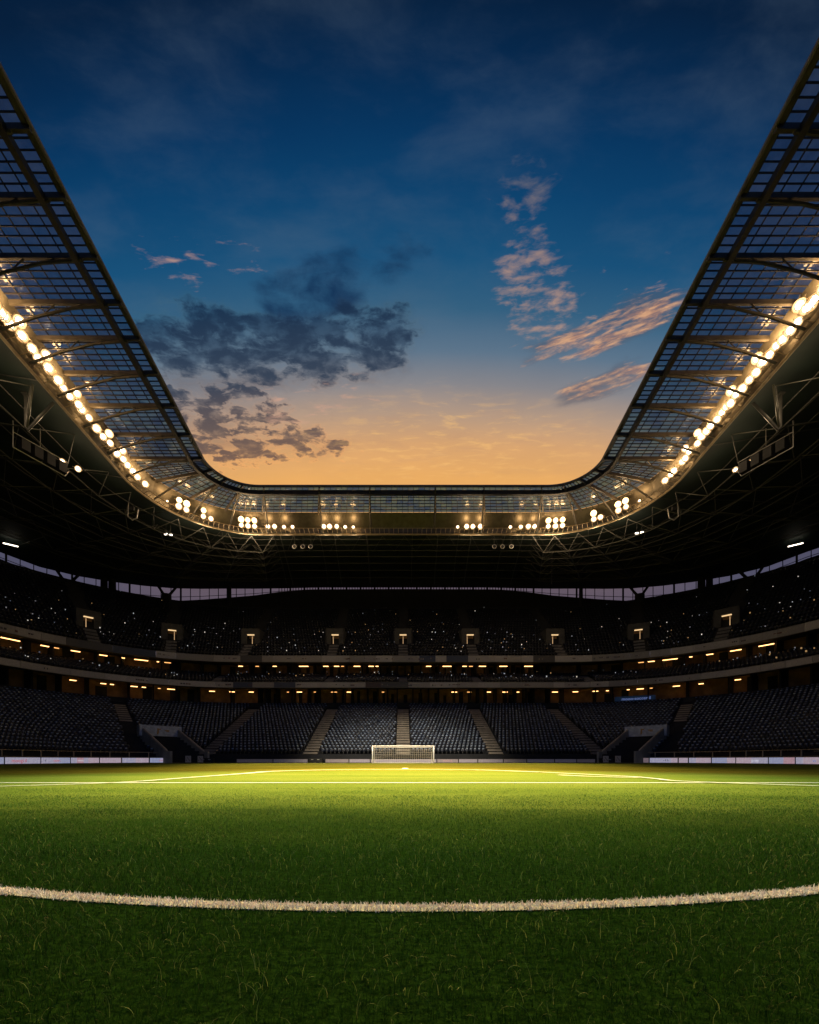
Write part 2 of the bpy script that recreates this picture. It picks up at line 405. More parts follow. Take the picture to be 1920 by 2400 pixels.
# ------------------------------------------------------------------ stands
LOW_ROWS, LOW_H, LOW_D, LOW_R = 22, 1.2, 20.5 / 22, 0.414
MID_ROWS, MID_H, MID_D, MID_R = 8, 13.9, 1.0, 0.36
UPP_ROWS, UPP_H, UPP_D, UPP_R = 21, 19.1, 0.9, 0.75
def steps(fn, rows, h0, depth, rise, o0=0.0):
    rg = []
    for i in range(rows):
        rg.append((fn(o0 + i * depth), h0 + i * rise)); rg.append((fn(o0 + (i + 1) * depth), h0 + i * rise))
    return rg
low = thing('lower_stand', 'lowest tier of dark blue seats wrapped round the pitch', 'stand')
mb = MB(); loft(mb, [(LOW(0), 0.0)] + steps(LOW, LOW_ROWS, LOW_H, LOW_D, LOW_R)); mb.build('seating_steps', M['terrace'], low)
LT = LOW_H + LOW_ROWS * LOW_R
mb = MB(); loft(mb, [(LOW(20.5), LT - LOW_R), (LOW(20.52), LT + 0.5), (LOW(20.7), LT + 0.5), (LOW(20.72), LT - 0.3), (LOW(24.5), LT - 0.3)]); mb.build('back_parapet', M['soffit'], low)

mid = thing('middle_stand', 'narrow middle tier between the two pale balcony bands', 'stand')
upp = thing('upper_stand', 'steep dark top tier under the roof', 'stand')
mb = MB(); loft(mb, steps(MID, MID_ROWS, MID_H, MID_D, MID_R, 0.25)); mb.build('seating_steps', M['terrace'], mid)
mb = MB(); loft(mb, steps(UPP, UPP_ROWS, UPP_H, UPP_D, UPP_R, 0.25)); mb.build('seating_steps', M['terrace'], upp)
def soffit(fn, h, d, parent):
    mb = MB(); loft(mb, [(fn(0.05), h), (fn(d), h + 1.1)]); mb.build('soffit', M['soffit'], parent)
soffit(MID, 12.95, 9.0, mid); soffit(UPP, 17.85, 10.0, upp)

def fascia(fn, hb, ht, parent, seed):
    """balcony band of grey panels, some with darker or coloured banners"""
    r = random.Random(seed); mb = MB(); P, P2 = fn(0), fn(0.22); n = len(P)
    t = 2.0
    while t < n - 3:
        dt = r.choice([1, 1, 1.5, 2, 2.5]); t2 = min(n - 3, t + dt)
        base = r.uniform(0.17, 0.32); c = (base, base * 0.96, base * 0.9, 1)
        u = r.random()
        if u < 0.10: c = (0.035, 0.045, 0.07, 1)
        elif u < 0.16: c = (0.05, 0.035, 0.03, 1)
        elif u < 0.22: c = (0.05, 0.05, 0.05, 1)
        q = [t, *[k for k in range(int(t) + 1, int(math.ceil(t2)))], t2 - 0.012]
        for a, b in zip(q[:-1], q[1:]):
            p, p2 = lerp_ring(P, a), lerp_ring(P, b); i1, i2 = lerp_ring(P2, a), lerp_ring(P2, b)
            mb.hexa([P3(p, hb), P3(p2, hb), P3(i2, hb), P3(i1, hb), P3(p, ht), P3(p2, ht), P3(i2, ht), P3(i1, ht)], c)
        t = t2
    # marks printed on some panels: small darker lettering-like blocks
    mk = mb; Pm = fn(-0.012)
    for k in range(46):
        t = r.uniform(14, n - 15); w = r.uniform(0.08, 0.3); z = (hb + ht) / 2 + r.uniform(-0.1, 0.1); h = r.uniform(0.12, 0.3)
        for j in range(r.randint(2, 5)):
            a = t + j * w * 0.5; p, p2 = lerp_ring(Pm, a), lerp_ring(Pm, a + w * 0.38)
            c = r.choice([(0.03, 0.03, 0.03, 1), (0.05, 0.05, 0.06, 1), (0.09, 0.03, 0.02, 1), (0.25, 0.22, 0.18, 1)])
            mk.add([P3(p, z - h / 2), P3(p2, z - h / 2), P3(p2, z + h / 2), P3(p, z + h / 2)], [(0, 1, 2, 3)], c)
    mb.build('balcony_fascia', M['fascia'], parent, colname='Col')
    rl = MB(); Pr = fn(0.1); rl.path([P3(p, ht + 0.05) for p in Pr], 0.05, 5); rl.path([P3(p, hb - 0.05) for p in fn(0.03)], 0.045, 5)
    for i in range(14, n - 14, 2): rl.tube(P3(Pr[i], ht), P3(Pr[i], ht + 0.55), 0.03, 5)
    rl.path([P3(p, ht + 0.55) for p in Pr], 0.025, 5)
    rl.build('handrail', M['steel'], parent)
fascia(MID, 12.95, 13.85, mid, 3); fascia(UPP, 17.85, 18.95, upp, 5)

# aisles: ramps of steps lying on the rake
def aisle(fn, t, o0, o1, h0, rate, w, parent, material, depth):
    mb = MB(); n = int((o1 - o0) / depth)
    for i in range(n):
        oa, ob = o0 + i * depth, o0 + (i + 1) * depth
        A, B = fn(oa), fn(ob); pa, pb = lerp_ring(A, t), lerp_ring(B, t)
        d, nn = ring_dir(A, t); z = h0 + i * rate
        for k in range(2):
            m0 = pa + (pb - pa) * k / 2; m1 = pa + (pb - pa) * (k + 1) / 2; zz = z + 0.05 + k * rate / 2
            a, b, c, e = m0 - d * w / 2, m0 + d * w / 2, m1 + d * w / 2, m1 - d * w / 2
            mb.hexa([P3(a, z - 0.1), P3(b, z - 0.1), P3(c, z - 0.1), P3(e, z - 0.1), P3(a, zz), P3(b, zz), P3(c, zz), P3(e, zz)])
    return mb.build('aisle', material, parent)
P0 = LOW(0); LOW_AISLES = []
def low_index_x(x): return NS + NC + NF * (x + 27.5) / 55.0
for x in (-26.6, -12.6, 0.0, 12.6, 26.6): LOW_AISLES.append(low_index_x(x))
NL = len(P0) - 1
for y in (38.0, 24.0, 10.0):
    k = NS * (y - Y0) / (47.5 - Y0); LOW_AISLES += [k, NL - k]
for t in LOW_AISLES:
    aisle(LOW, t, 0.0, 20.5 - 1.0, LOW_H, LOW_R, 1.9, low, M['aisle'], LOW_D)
# corner aisle (brownish, beside the players' tunnel)
CORNER_T = [NS + NC * 0.55, NL - NS - NC * 0.55]
for t in CORNER_T: aisle(LOW, t, 11.2, 19.5, LOW_H + 12 * LOW_R, LOW_R, 1.6, low, M['aisle'], LOW_D)

PORTAL_PX = [208, 403, 587, 785, 945, 1103, 1302, 1497, 1703]
PU = UPP(4.2); PORTAL_T = [at_slope(PU, S(p)) for p in PORTAL_PX]
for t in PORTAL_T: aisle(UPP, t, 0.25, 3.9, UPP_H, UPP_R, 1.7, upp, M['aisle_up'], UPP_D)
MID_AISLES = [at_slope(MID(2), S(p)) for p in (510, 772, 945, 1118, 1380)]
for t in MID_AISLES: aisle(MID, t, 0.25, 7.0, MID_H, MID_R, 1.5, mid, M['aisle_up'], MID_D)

# ---- back walls with lit bays
def bay_wall(fn, o, hb, ht, parent_label, name, label, lit, seed):
    r = random.Random(seed); root = thing(name, label, 'wall')
    mb = MB(); loft(mb, [(fn(o), hb), (fn(o), ht)]); mb.build('wall_panel', M['cladding'], root)
    pm = MB(); dk = MB(); P = fn(o); Pi = fn(o - 2.4); n = len(P); t = 6.0
    while t < n - 7:
        p, q = lerp_ring(P, t), lerp_ring(Pi, t); pm.bar(P3(p, (hb + ht) / 2), P3(q, (hb + ht) / 2), 0.22, ht - hb)
        if r.random() < 0.5:   # dark doorway or recess on the wall
            u = t + r.uniform(0.3, 0.7); Pd = fn(o - 0.04); a, b = lerp_ring(Pd, u), lerp_ring(Pd, u + r.uniform(0.25, 0.45))
            hh = hb + (ht - hb) * r.uniform(0.6, 0.8)
            dk.add([P3(a, hb), P3(b, hb), P3(b, hh), P3(a, hh)], [(0, 1, 2, 3)])
        t += r.choice([0.8, 1.0, 1.0, 1.6])
    pm.build('partition', M['soffit'], root); dk.build('door_panel', M['black'], root)
    return root
bay_wall(LOW, 23.8, LT - 0.3, 14.4, None, 'concourse_wall', 'brown wall of lit bays behind the lower stand', None, 21)
bay_wall(MID, 8.3, MID_H + 7 * MID_R, 19.4, None, 'suite_wall', 'brown wall of lit suites behind the middle tier', None, 22)

# ---- strip lamps under the balconies
def strip_lamp_proto(w, name, label, m, group):
    t = thing(name, label, 'strip light', group=group)
    b = MB(); b.box((0, 0, 0.10), (w + 0.1, 0.24, 0.06)); b.box((-w * 0.35, 0, 0.22), (0.04, 0.04, 0.2)); b.box((w * 0.35, 0, 0.22), (0.04, 0.04, 0.2)); b.build('housing', M['dark_steel'], t)
    e = MB(); e.box((0, 0, 0), (w * 0.85, 0.16, 0.10)); e.build('tube', m, t)
    return t
def lamp_row(fn, o, h, xs, where, group):
    P = fn(o); protos = {}
    for i, (px, w, kind) in enumerate(xs):
        t = at_slope(P, S(px)); p = lerp_ring(P, t); d, nn = ring_dir(P, t)
        label = '%s warm strip light from the left %s' % (ordinal(i), where)
        key = (w, kind)
        if key not in protos:
            ob = protos[key] = strip_lamp_proto(w, 'strip_light', label, M[kind], group)
        else: ob = dup(protos[key], label)
        ob.location = P3(p, h); ob.rotation_euler = (0, 0, math.atan2(d[1], d[0]))
LO = [(171, 1.0, 'strip'), (242, .9, 'strip'), (262, .6, 'strip'), (314, 1.2, 'strip'), (337, .7, 'strip'), (373, .5, 'strip_dim'), (401, 1.4, 'strip'), (497, 1.1, 'strip'), (544, 1.1, 'strip'), (589, 1.0, 'strip'),
      (675, .4, 'strip_dim'), (702, 1.1, 'strip'), (738, .4, 'strip_dim'), (783, 1.3, 'strip_dim'), (819, 1.1, 'strip'), (898, .5, 'strip_dim'), (1065, 1.2, 'strip'), (1100, .9, 'strip_dim'), (1146, .9, 'strip'),
      (1184, 1.1, 'strip'), (1213, .8, 'strip'), (1301, 1.2, 'strip'), (1349, 1.1, 'strip'), (1396, 1.1, 'strip'), (1424, .5, 'strip'), (1473, .5, 'strip'), (1501, 1.3, 'strip'), (1527, .5, 'strip_dim'),
      (1586, 1.2, 'strip'), (1644, .8, 'strip'), (1730, .9, 'strip')]
MI = [(24, 2.6, 'strip'), (105, 1.2, 'strip'), (132, .7, 'strip_dim'), (177, 1.4, 'strip'), (242, 1.3, 'strip'), (289, .5, 'strip'), (331, 2.4, 'strip'), (370, .4, 'strip'), (393, 1.2, 'strip_dim'), (564, .9, 'strip'),
      (603, .7, 'strip_dim'), (644, .8, 'strip'), (712, 2.0, 'strip'), (764, 1.1, 'strip'), (789, 1.1, 'strip'), (803, .6, 'strip_dim'), (837, 1.4, 'strip'), (870, 1.1, 'strip'), (884, .6, 'strip'), (1005, 1.1, 'strip'),
      (1048, 1.9, 'strip'), (1089, .9, 'strip'), (1104, .8, 'strip_dim'), (1131, 1.5, 'strip'), (1180, 1.7, 'strip'), (1239, 1.8, 'strip'), (1503, 1.0, 'strip_dim'), (1527, 1.2, 'strip'), (1571, 2.6, 'strip'),
      (1620, .5, 'strip'), (1664, 1.1, 'strip'), (1725, 1.7, 'strip'), (1797, 2.2, 'strip')]
lamp_row(LOW, 21.6, 12.95, LO, 'below the lower balcony band', 'strip lights below the lower balcony band')
lamp_row(UPP, 3.2, 17.75, MI, 'below the upper balcony band', 'strip lights below the upper balcony band')

# ---- entrances in the upper tier
for i, t in enumerate(PORTAL_T):
    p = lerp_ring(PU, t); d, nn = ring_dir(PU, t)
    hb = UPP_H + 4 * UPP_R - 0.05
    ent = thing('stand_entrance', '%s lit entrance from the left in the dark upper tier' % ordinal(i), 'entrance', P3(p, hb), math.atan2(d[1], d[0]), 'lit entrances in the upper tier')
    sd = MB()   # surround with an opening, local x along the stand, y outwards
    sd.box((-1.2, 0.2, 1.45), (0.9, 0.4, 2.9)); sd.box((1.2, 0.2, 1.45), (0.9, 0.4, 2.9)); sd.box((0, 0.2, 2.5), (1.5, 0.4, 0.8)); sd.box((0, 1.9, 2.96), (3.3, 3.8, 0.16))
    sd.build('surround', M['surround'], ent)
    for s in (-1, 1):
        w = MB(); w.hexa([(s * 1.65 - .08, 0, 0), (s * 1.65 + .08, 0, 0), (s * 1.65 + .08, 3.6, 0), (s * 1.65 - .08, 3.6, 0), (s * 1.65 - .08, 0, 2.88), (s * 1.65 + .08, 0, 2.88), (s * 1.65 + .08, 3.6, 3.3), (s * 1.65 - .08, 3.6, 3.3)])
        w.build('side_wall', M['surround'], ent)
    bk = MB(); bk.box((0, 1.6, 1.05), (1.5, 0.1, 2.1)); bk.build('doorway', M['cladding'], ent)
    lt = MB(); lt.box((0, 0.35, 1.92), (1.3, 0.3, 0.14)); lt.build('ceiling_light', M['door_light'], ent)
    xo = [-0.3, 0.35, 0.2, -0.38, 0.0, -0.55, -0.35, 0.25, 0.4][i]
    dg = MB(); dg.box((xo, 0.5, 0.95), (0.1, 0.1, 1.5)); dg.build('door_gap', M['door_dim'], ent)

# ------------------------------------------------------------------ seats
# local seat: backrest, folded pan, pale top cap painting in the backrest's glint; x along the row, y outwards
def seat_geom():
    v = []; f = []; c = []
    def bx(x0, x1, y0, y1, z0, z1, tint, lean=0.0):
        b = len(v); 
        for z in (z0, z1):
            yy = lean * z
            v.extend([(x0, y0 + yy, z), (x1, y0 + yy, z), (x1, y1 + yy, z), (x0, y1 + yy, z)])
        for q in ((0, 3, 2, 1), (4, 5, 6, 7), (0, 1, 5, 4), (1, 2, 6, 5), (2, 3, 7, 6), (3, 0, 4, 7)):
            f.append([i + b for i in q]); c.append(tint)
    bx(-.23, .23, .30, .35, .36, .74, 0, .12); bx(-.12, .12, .285, .365, .68, .79, 1, .12)
    bx(-.21, .21, .10, .30, .36, .44, 0); bx(-.04, .04, .18, .34, .02, .36, 2)
    return np.array(v), np.array(f), np.array(c)
SV, SF, SC = seat_geom()
def seat_positions(fn, rows, h0, depth, rise, o0, aisles, gap, blocks=()):
    out = []
    for i in range(rows):
        P = fn(o0 + i * depth + depth * 0.25); seg = np.diff(P, axis=0); L = np.hypot(*seg.T); cum = np.concatenate([[0], np.cumsum(L)])
        s = np.arange(0.3, cum[-1], 0.56)
        k = np.clip(np.searchsorted(cum, s) - 1, 0, len(L) - 1); f = (s - cum[k]) / L[k]
        xy = P[k] + seg[k] * f[:, None]; d = seg[k] / L[k][:, None]; idx = k + f
        ok = xy[:, 1] > 8
        for t, w in aisles:
            p = lerp_ring(P, t); ok &= np.hypot(*(xy - p).T) > w / 2 + 0.25
        for test in blocks: ok &= ~test(xy, i)
        for a, b in zip(xy[ok], d[ok]): out.append((a[0], a[1], h0 + i * rise, math.atan2(b[1], b[0]), i))
    return np.array(out)
TUN = []     # tunnels: base centre, direction
for s in (-1, 1): TUN.append((np.array([s * 29.2, 56.6]), np.array([s * 0.766, 0.643])))
def in_tunnel(xy, row):
    r = np.zeros(len(xy), bool)
    for b, d in TUN:
        q = xy - b; u = q @ d; v = q @ np.array([-d[1], d[0]])
        r |= (u > -3) & (u < 9.5) & (np.abs(v) < 2.6)
    return r
low_seats = seat_positions(LOW, LOW_ROWS, LOW_H, LOW_D, LOW_R, 0, [(t, 1.9) for t in LOW_AISLES] + [(t, 1.6) for t in CORNER_T], 0, (in_tunnel,))
mid_seats = seat_positions(MID, MID_ROWS - 1, MID_H, MID_D, MID_R, 0.25, [(t, 1.5) for t in MID_AISLES], 0)
upp_seats = seat_positions(UPP, UPP_ROWS - 2, UPP_H, UPP_D, UPP_R, 0.25, [(t, 1.7) for t in PORTAL_T], 0,
                           (lambda xy, i: (np.min([np.hypot(*(xy - lerp_ring(UPP(5.5), t)).T) for t in PORTAL_T], axis=0) < 2.6) if 3 <= i <= 8 else np.zeros(len(xy), bool),))
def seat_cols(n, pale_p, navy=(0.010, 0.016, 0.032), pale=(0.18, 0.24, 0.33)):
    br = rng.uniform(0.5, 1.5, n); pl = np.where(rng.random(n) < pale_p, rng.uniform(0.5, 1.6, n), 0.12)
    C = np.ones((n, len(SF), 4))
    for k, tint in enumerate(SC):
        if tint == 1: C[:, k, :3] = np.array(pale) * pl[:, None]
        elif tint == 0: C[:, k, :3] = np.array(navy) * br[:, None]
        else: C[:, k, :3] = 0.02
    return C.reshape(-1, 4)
def seat_mass(name, label, pos, pale_p, dark=1.0):
    n = len(pos); c, s = np.cos(pos[:, 3]), np.sin(pos[:, 3])
    jit = rng.normal(0, 0.02, (n, 1))
    V = np.empty((n, len(SV), 3))
    V[:, :, 0] = pos[:, 0, None] + SV[None, :, 0] * c[:, None] - SV[None, :, 1] * s[:, None]
    V[:, :, 1] = pos[:, 1, None] + SV[None, :, 0] * s[:, None] + SV[None, :, 1] * c[:, None]
    V[:, :, 2] = pos[:, 2, None] + SV[None, :, 2] + jit
    Q = SF[None] + (np.arange(n) * len(SV))[:, None, None]
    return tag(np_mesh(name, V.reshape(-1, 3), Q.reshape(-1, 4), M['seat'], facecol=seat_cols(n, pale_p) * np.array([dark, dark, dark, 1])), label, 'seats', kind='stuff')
dist = np.hypot(low_seats[:, 0], low_seats[:, 1]); fr = np.abs(low_seats[:, 0] / low_seats[:, 1] - 0.015) < 0.955
order = np.argsort(np.where(fr, dist, 1e9))[:300]
single = np.zeros(len(low_seats), bool); single[order] = True
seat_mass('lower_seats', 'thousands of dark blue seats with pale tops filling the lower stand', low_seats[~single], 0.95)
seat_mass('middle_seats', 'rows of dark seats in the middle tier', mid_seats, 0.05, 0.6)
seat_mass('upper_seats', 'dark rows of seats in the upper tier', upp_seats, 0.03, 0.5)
protos = []
for k in range(5):
    C = seat_cols(1, 1.0).reshape(-1, 4)
    protos.append(np_mesh('stadium_seat', SV, SF, M['seat'], facecol=C))
SEAT_LABEL = 'dark stadium seat with pale top edge in the lower front rows behind the side railing'
for i, j in enumerate(order):
    p = low_seats[j]; k = i % 5
    if i < 5: ob = protos[i]
    else: ob = protos[k].copy(); COL.objects.link(ob)
    ob.location = p[:3]; ob.rotation_euler = (0, 0, p[3])
    tag(ob, SEAT_LABEL, 'seat', 'seats in the front rows of the side stands')

# small step and seat-number lights scattered through the dark tiers
def dots(name, label, pos, n, mats, size, zoff):
    sel = pos[rng.choice(len(pos), n, replace=False)]; mb = MB()
    for p in sel:
        s = size * rng.uniform(0.5, 1.25); d = -0.1
        x, y, z = p[0] + rng.normal(0, .1), p[1] + rng.normal(0, .1), p[2] + zoff + rng.uniform(0, .25)
        mb.box((x, y, z), (s, s, s * rng.choice([0.6, 1.0, 1.5])), p[3], col=random.choice(mats))
    return tag(mb.build(name, M['dot'], colname='Col'), label, 'lights', kind='stuff')
m_, nt_, b_ = new_mat('step_lights'); a_ = nt_.nodes.new('ShaderNodeAttribute'); a_.attribute_name = 'Col'
nt_.links.new(a_.outputs['Color'], b_.inputs['Emission Color']); nt_.links.new(a_.outputs['Color'], b_.inputs['Base Color']); b_.inputs['Emission Strength'].default_value = 0.6; M['dot'] = m_
DC = [(0.5, 0.55, 0.6, 1), (0.9, 0.85, 0.75, 1), (0.15, 0.17, 0.2, 1), (0.2, 0.2, 0.22, 1), (0.5, 0.3, 0.12, 1), (0.1, 0.12, 0.16, 1)]
lowhalf = upp_seats[upp_seats[:, 4] < 9]
dots('step_lights', 'tiny pale lights speckled through the dark upper tier', np.concatenate([lowhalf, upp_seats[::6]]), 520, DC, 0.11, 0.75)
dots('step_lights', 'tiny pale lights speckled through the middle tier', mid_seats, 200, DC, 0.12, 0.75)

# ------------------------------------------------------------------ players' tunnels in the two corners
for (b, d), side in zip(TUN, ('left', 'right')):
    s = -1 if side == 'left' else 1
    root = thing('players_tunnel', 'grey walled tunnel mouth under a blue-grey header panel in the %s corner' % side, 'tunnel', P3(b, 0), math.atan2(d[1], d[0]) - math.pi / 2, 'tunnel mouths in the corners')
    # local: y runs up the stand, x across
    for sx in (-1, 1):
        w = MB(); x0, x1 = sx * 2.35 - 0.14, sx * 2.35 + 0.14
        pr = [(-2.2, 0), (9.2, 0), (9.2, 5.35), (8.6, 5.35), (-0.9, 1.55), (-2.2, 1.5)]
        n = len(pr); vs = [(x0, y, z) for y, z in pr] + [(x1, y, z) for y, z in pr]
        w.add(vs, [tuple(range(n))[::-1], tuple(range(n, 2 * n))] + [(k, (k + 1) % n, n + (k + 1) % n, n + k) for k in range(n)])
        side_w = w.build('side_wall', M['tunnel'], root)
        cp = MB(); cp.tube((sx * 2.35, 8.6, 5.45), (sx * 2.35, -0.9, 1.65), 0.07); cp.tube((sx * 2.35, -0.9, 1.65), (sx * 2.35, -0.9, 0.2), 0.05); cp.build('handrail', M['pale_steel'], side_w)
    h = MB(); h.box((0, 7.3, 4.55), (5.6, 0.3, 1.5)); hd = h.build('header_panel', mat('header_blue_grey', (0.30, 0.35, 0.42), 0.6), root)
    e = MB()
    for k, (x, z, w, hh, rot) in enumerate(((-0.45, 4.55, 0.22, 0.7, 0.2), (-0.3, 4.78, 0.45, 0.16, 0), (-0.5, 4.2, 0.16, 0.3, 0), (0.75, 4.65, 0.6, 0.14, 0), (0.85, 4.5, 0.4, 0.12, 0))):
        e.box((x, 7.13, z), (w, 0.03, hh), col=(0.32, 0.2, 0.07, 1))
    e.build('emblem', M['paint'], hd, colname='Col')
    f = MB(); f.box((0, 3.4, 0.01), (4.5, 10.5, 0.02)); f.build('floor', M['concrete'], root)
    k = MB(); k.box((0, 8.9, 2.0), (4.4, 0.2, 3.9)); k.build('dark_backing', M['black'], root)  # black panel painting in the dark of the tunnel interior
    # two notice boards on stands at the mouth
    for j, x in enumerate((-1.1 * s, 0.45 * s)):
        q = b + d * (-2.6) + np.array([-d[1], d[0]]) * (-x)
        nb = thing('notice_board', 'small cream notice board at the %s tunnel mouth, %s' % (side, 'nearer the touchline boards' if j == 0 else 'nearer the goal'), 'board', P3(q, 0), 0, 'notice boards at the tunnel mouths')
        bb = MB(); bb.box((0, 0, 0.5), (0.7, 0.06, 0.85), col=(0.5, 0.42, 0.34, 1))
        for u in range(5): bb.box((-0.2 + 0.1 * u, -0.035, 0.35 + 0.12 * (u * 7 % 4)), (0.07, 0.012, 0.16), col=(0.12, 0.09, 0.07, 1))
        bb.build('panel', M['paint'], nb, colname='Col')
        ft = MB(); ft.box((-0.3, 0, 0.04), (0.05, 0.4, 0.08)); ft.box((0.3, 0, 0.04), (0.05, 0.4, 0.08)); ft.build('stand_foot', M['dark_steel'], nb)

# ------------------------------------------------------------------ touchline boards, railings
def text_mesh(txt, size, mat_, parent, loc, rot, name='lettering'):
    cu = bpy.data.curves.new(name, 'FONT'); cu.body = txt; cu.size = size; cu.extrude = 0.004; cu.align_x = 'CENTER'; cu.align_y = 'CENTER'; cu.resolution_u = 2
    tmp = bpy.data.objects.new(name, cu); COL.objects.link(tmp)
    dg = bpy.context.evaluated_depsgraph_get(); me = bpy.data.meshes.new_from_object(tmp.evaluated_get(dg))
    bpy.data.objects.remove(tmp); me.materials.clear(); me.materials.append(mat_)
    o = bpy.data.objects.new(name, me); COL.objects.link(o); o.parent = parent; o.location = loc; o.rotation_euler = rot
    return o
M['red_led'] = emit_mat('red_led_letters', (0.75, 0.12, 0.16), 0.5); M['ink'] = mat('dark_ink', (0.03, 0.03, 0.05), 0.6); M['white_led'] = emit_mat('white_led_letters', (0.9, 0.9, 1.0), 0.6)
M['blue_led'] = emit_mat('blue_led_letters', (0.25, 0.35, 0.8), 0.5)
LAV, PNK, BLU, PEA, ROS = (0.60, 0.58, 0.76, 1), (0.72, 0.58, 0.68, 1), (0.50, 0.54, 0.78, 1), (0.70, 0.60, 0.66, 1), (0.72, 0.46, 0.54, 1)
BR = ring(36.0, 46, 10); BRL = np.concatenate([[0], np.cumsum(np.hypot(*np.diff(BR, axis=0).T))])
def at_len(L): return float(np.interp(L, BRL, np.arange(len(BR))))
def board(t0, t1, h, cols, label, texts=(), face='led', group=None):
    p, q = lerp_ring(BR, t0), lerp_ring(BR, t1); c = (p + q) / 2; w = np.linalg.norm(q - p) - 0.05; a = math.atan2(q[1] - p[1], q[0] - p[0])
    root = thing('advertising_board', label, 'advertising board', P3(c, 0), a, group)
    k = MB(); k.box((0, 0.06, h / 2 + 0.02), (w, 0.1, h)); k.box((0, 0.06, h + 0.035), (w, 0.14, 0.03))
    for x in (-w * 0.4, w * 0.4): k.hexa([(x - .03, .11, .0), (x + .03, .11, .0), (x + .03, .55, .0), (x - .03, .55, .0), (x - .03, .11, h * .8), (x + .03, .11, h * .8), (x + .03, .14, h * .8), (x - .03, .14, h * .8)])
    k.build('frame', M['dark_steel'], root)
    f = MB(); x = -w / 2 + 0.04; W = w - 0.08; tot = sum(u for _, u in cols)
    for cc, u in cols:
        dx = W * u / tot; f.box((x + dx / 2, 0.0, h / 2 + 0.03), (dx - 0.004, 0.03, h - 0.07), col=cc); x += dx
    fo = f.build('display_face', M[face], root, colname='Col')
    for txt, m_, x, sz in texts: text_mesh(txt, sz, M[m_], fo, (x * w, -0.022, h / 2 + 0.02), (math.radians(90), 0, 0))
    return root
# left run: from the side up to the corner; the lengths follow the panel joints
n_end = NS + NC * 0.9
tA = [at_slope(BR, S(x)) for x in (-160, -75, 10, 95, 165, 233, 285, 350, 405)]
G1 = 'bright touchline boards on the left'
spec = [([(LAV, 1)], 'lavender touchline board at the left edge of the run, left of the red outlined lettering', ()),
        ([(LAV, 1), (BLU, .4)], 'lavender touchline board beside the red outlined lettering', ()),
        ([(LAV, 1)], 'lavender touchline board with large red letters moogi.il', (('moogi.il', 'red_led', -0.12, 0.5),)),
        ([(LAV, 1), (BLU, .7)], 'lavender touchline board with red word cacerc', (('//', 'ink', -0.36, 0.3), ('cacerc', 'red_led', 0.02, 0.34))),
        ([(LAV, .6), (ROS, .7), (LAV, .5), (PNK, 1.2)], 'lavender and pink touchline board with a red word box', (('cnten', 'white_led', -0.17, 0.3),)),
        ([(PNK, 1)], 'plain pink touchline board on the left', ()),
        ([(LAV, 1), (PNK, 1)], 'half lavender half pink touchline board with white slash', (('/', 'white_led', 0.2, 0.5),)),
        ([(BLU, .8), (LAV, 1)], 'blue and lavender touchline board with small red word, last before the tunnel', (('moo', 'red_led', 0.0, 0.28),))]
for k, (cols, lab, tx) in enumerate(spec): board(tA[k], tA[k + 1], 0.66, cols, lab, tx, group=G1)
G2 = 'bright touchline boards on the right'
tB = [at_slope(BR, S(x)) for x in (1490, 1522, 1590, 1614, 1668, 1725, 1802, 1865, 1960, 2060)]
spec = [([((0.3, 0.22, 0.24, 1), 1)], 'dull mauve touchline board next to the right tunnel', ()),
        ([(LAV, 1), (PNK, .3)], 'lavender touchline board with thin dark scribbled lettering on the right', (('-11-', 'ink', 0.1, 0.4),)),
        ([(PNK, 1)], 'small plain pink touchline board on the right', ()),
        ([(LAV, .5), (PNK, 1)], 'lavender to pink touchline board on the right', ()),
        ([(BLU, 1), (PNK, .5)], 'blue touchline board with pink end on the right', ()),
        ([(PNK, .8), (LAV, .8)], 'pink touchline board with white letters p-oy', (('p-oy', 'white_led', 0.12, 0.5),)),
        ([(BLU, .7), (ROS, .5)], 'blue and rose touchline board on the right', ()),
        ([(LAV, .3), (PNK, 1.2)], 'long pale pink touchline board at the right edge of the photo', (('vs', 'blue_led', 0.0, 0.4),)),
        ([(PNK, 1)], 'pink touchline board beyond the right edge of the photo', ())]
for k, (cols, lab, tx) in enumerate(spec): board(tB[k], tB[k + 1], 0.66, cols, lab, tx, group=G2)
DL = (0.34, 0.30, 0.36, 1); DM = (0.30, 0.25, 0.27, 1)
xs = [554, 640, 722, 762, 818, 868, 1024, 1075, 1120, 1180, 1235, 1300, 1352, 1396]
for k in range(len(xs) - 1):
    if k == 2: continue
    lab = '%s dim mauve board from the left along the far end behind the goal' % ordinal(k if k < 2 else k - 1)
    tx = (('MOOO.IL', 'red_led', 0, 0.3),) if k == 6 else ()
    board(at_slope(BR, S(xs[k])), at_slope(BR, S(xs[k + 1])), 0.5, [(DL if k % 3 else DM, 1)], lab, tx, 'led_dim', 'dim boards behind the goal')
# dark kit boxes in the gaps of the far boards
for x, lab in ((740, 'black kit box at the foot of the aisle left of the goal'), (486, 'long black kit box at the foot of the aisle near the left corner'), (1420, 'black kit box at the foot of the aisle near the right corner'), (1160, 'black kit box at the foot of the aisle right of the goal')):
    p = lerp_ring(LOW(-0.6), at_slope(LOW(-0.6), S(x))); kb = thing('kit_box', lab, 'box', P3(p, 0))
    q = MB(); q.box((0, 0, 0.3), (1.7, 0.6, 0.56)); q.build('body', M['black'], kb)
    q = MB(); q.box((0, 0, 0.61), (1.76, 0.66, 0.06)); q.build('lid', M['dark_steel'], kb)
    q = MB(); q.box((-0.4, -0.32, 0.45), (0.3, 0.03, 0.1)); q.box((0.4, -0.32, 0.45), (0.3, 0.03, 0.1)); q.build('latch', M['pale_steel'], kb)

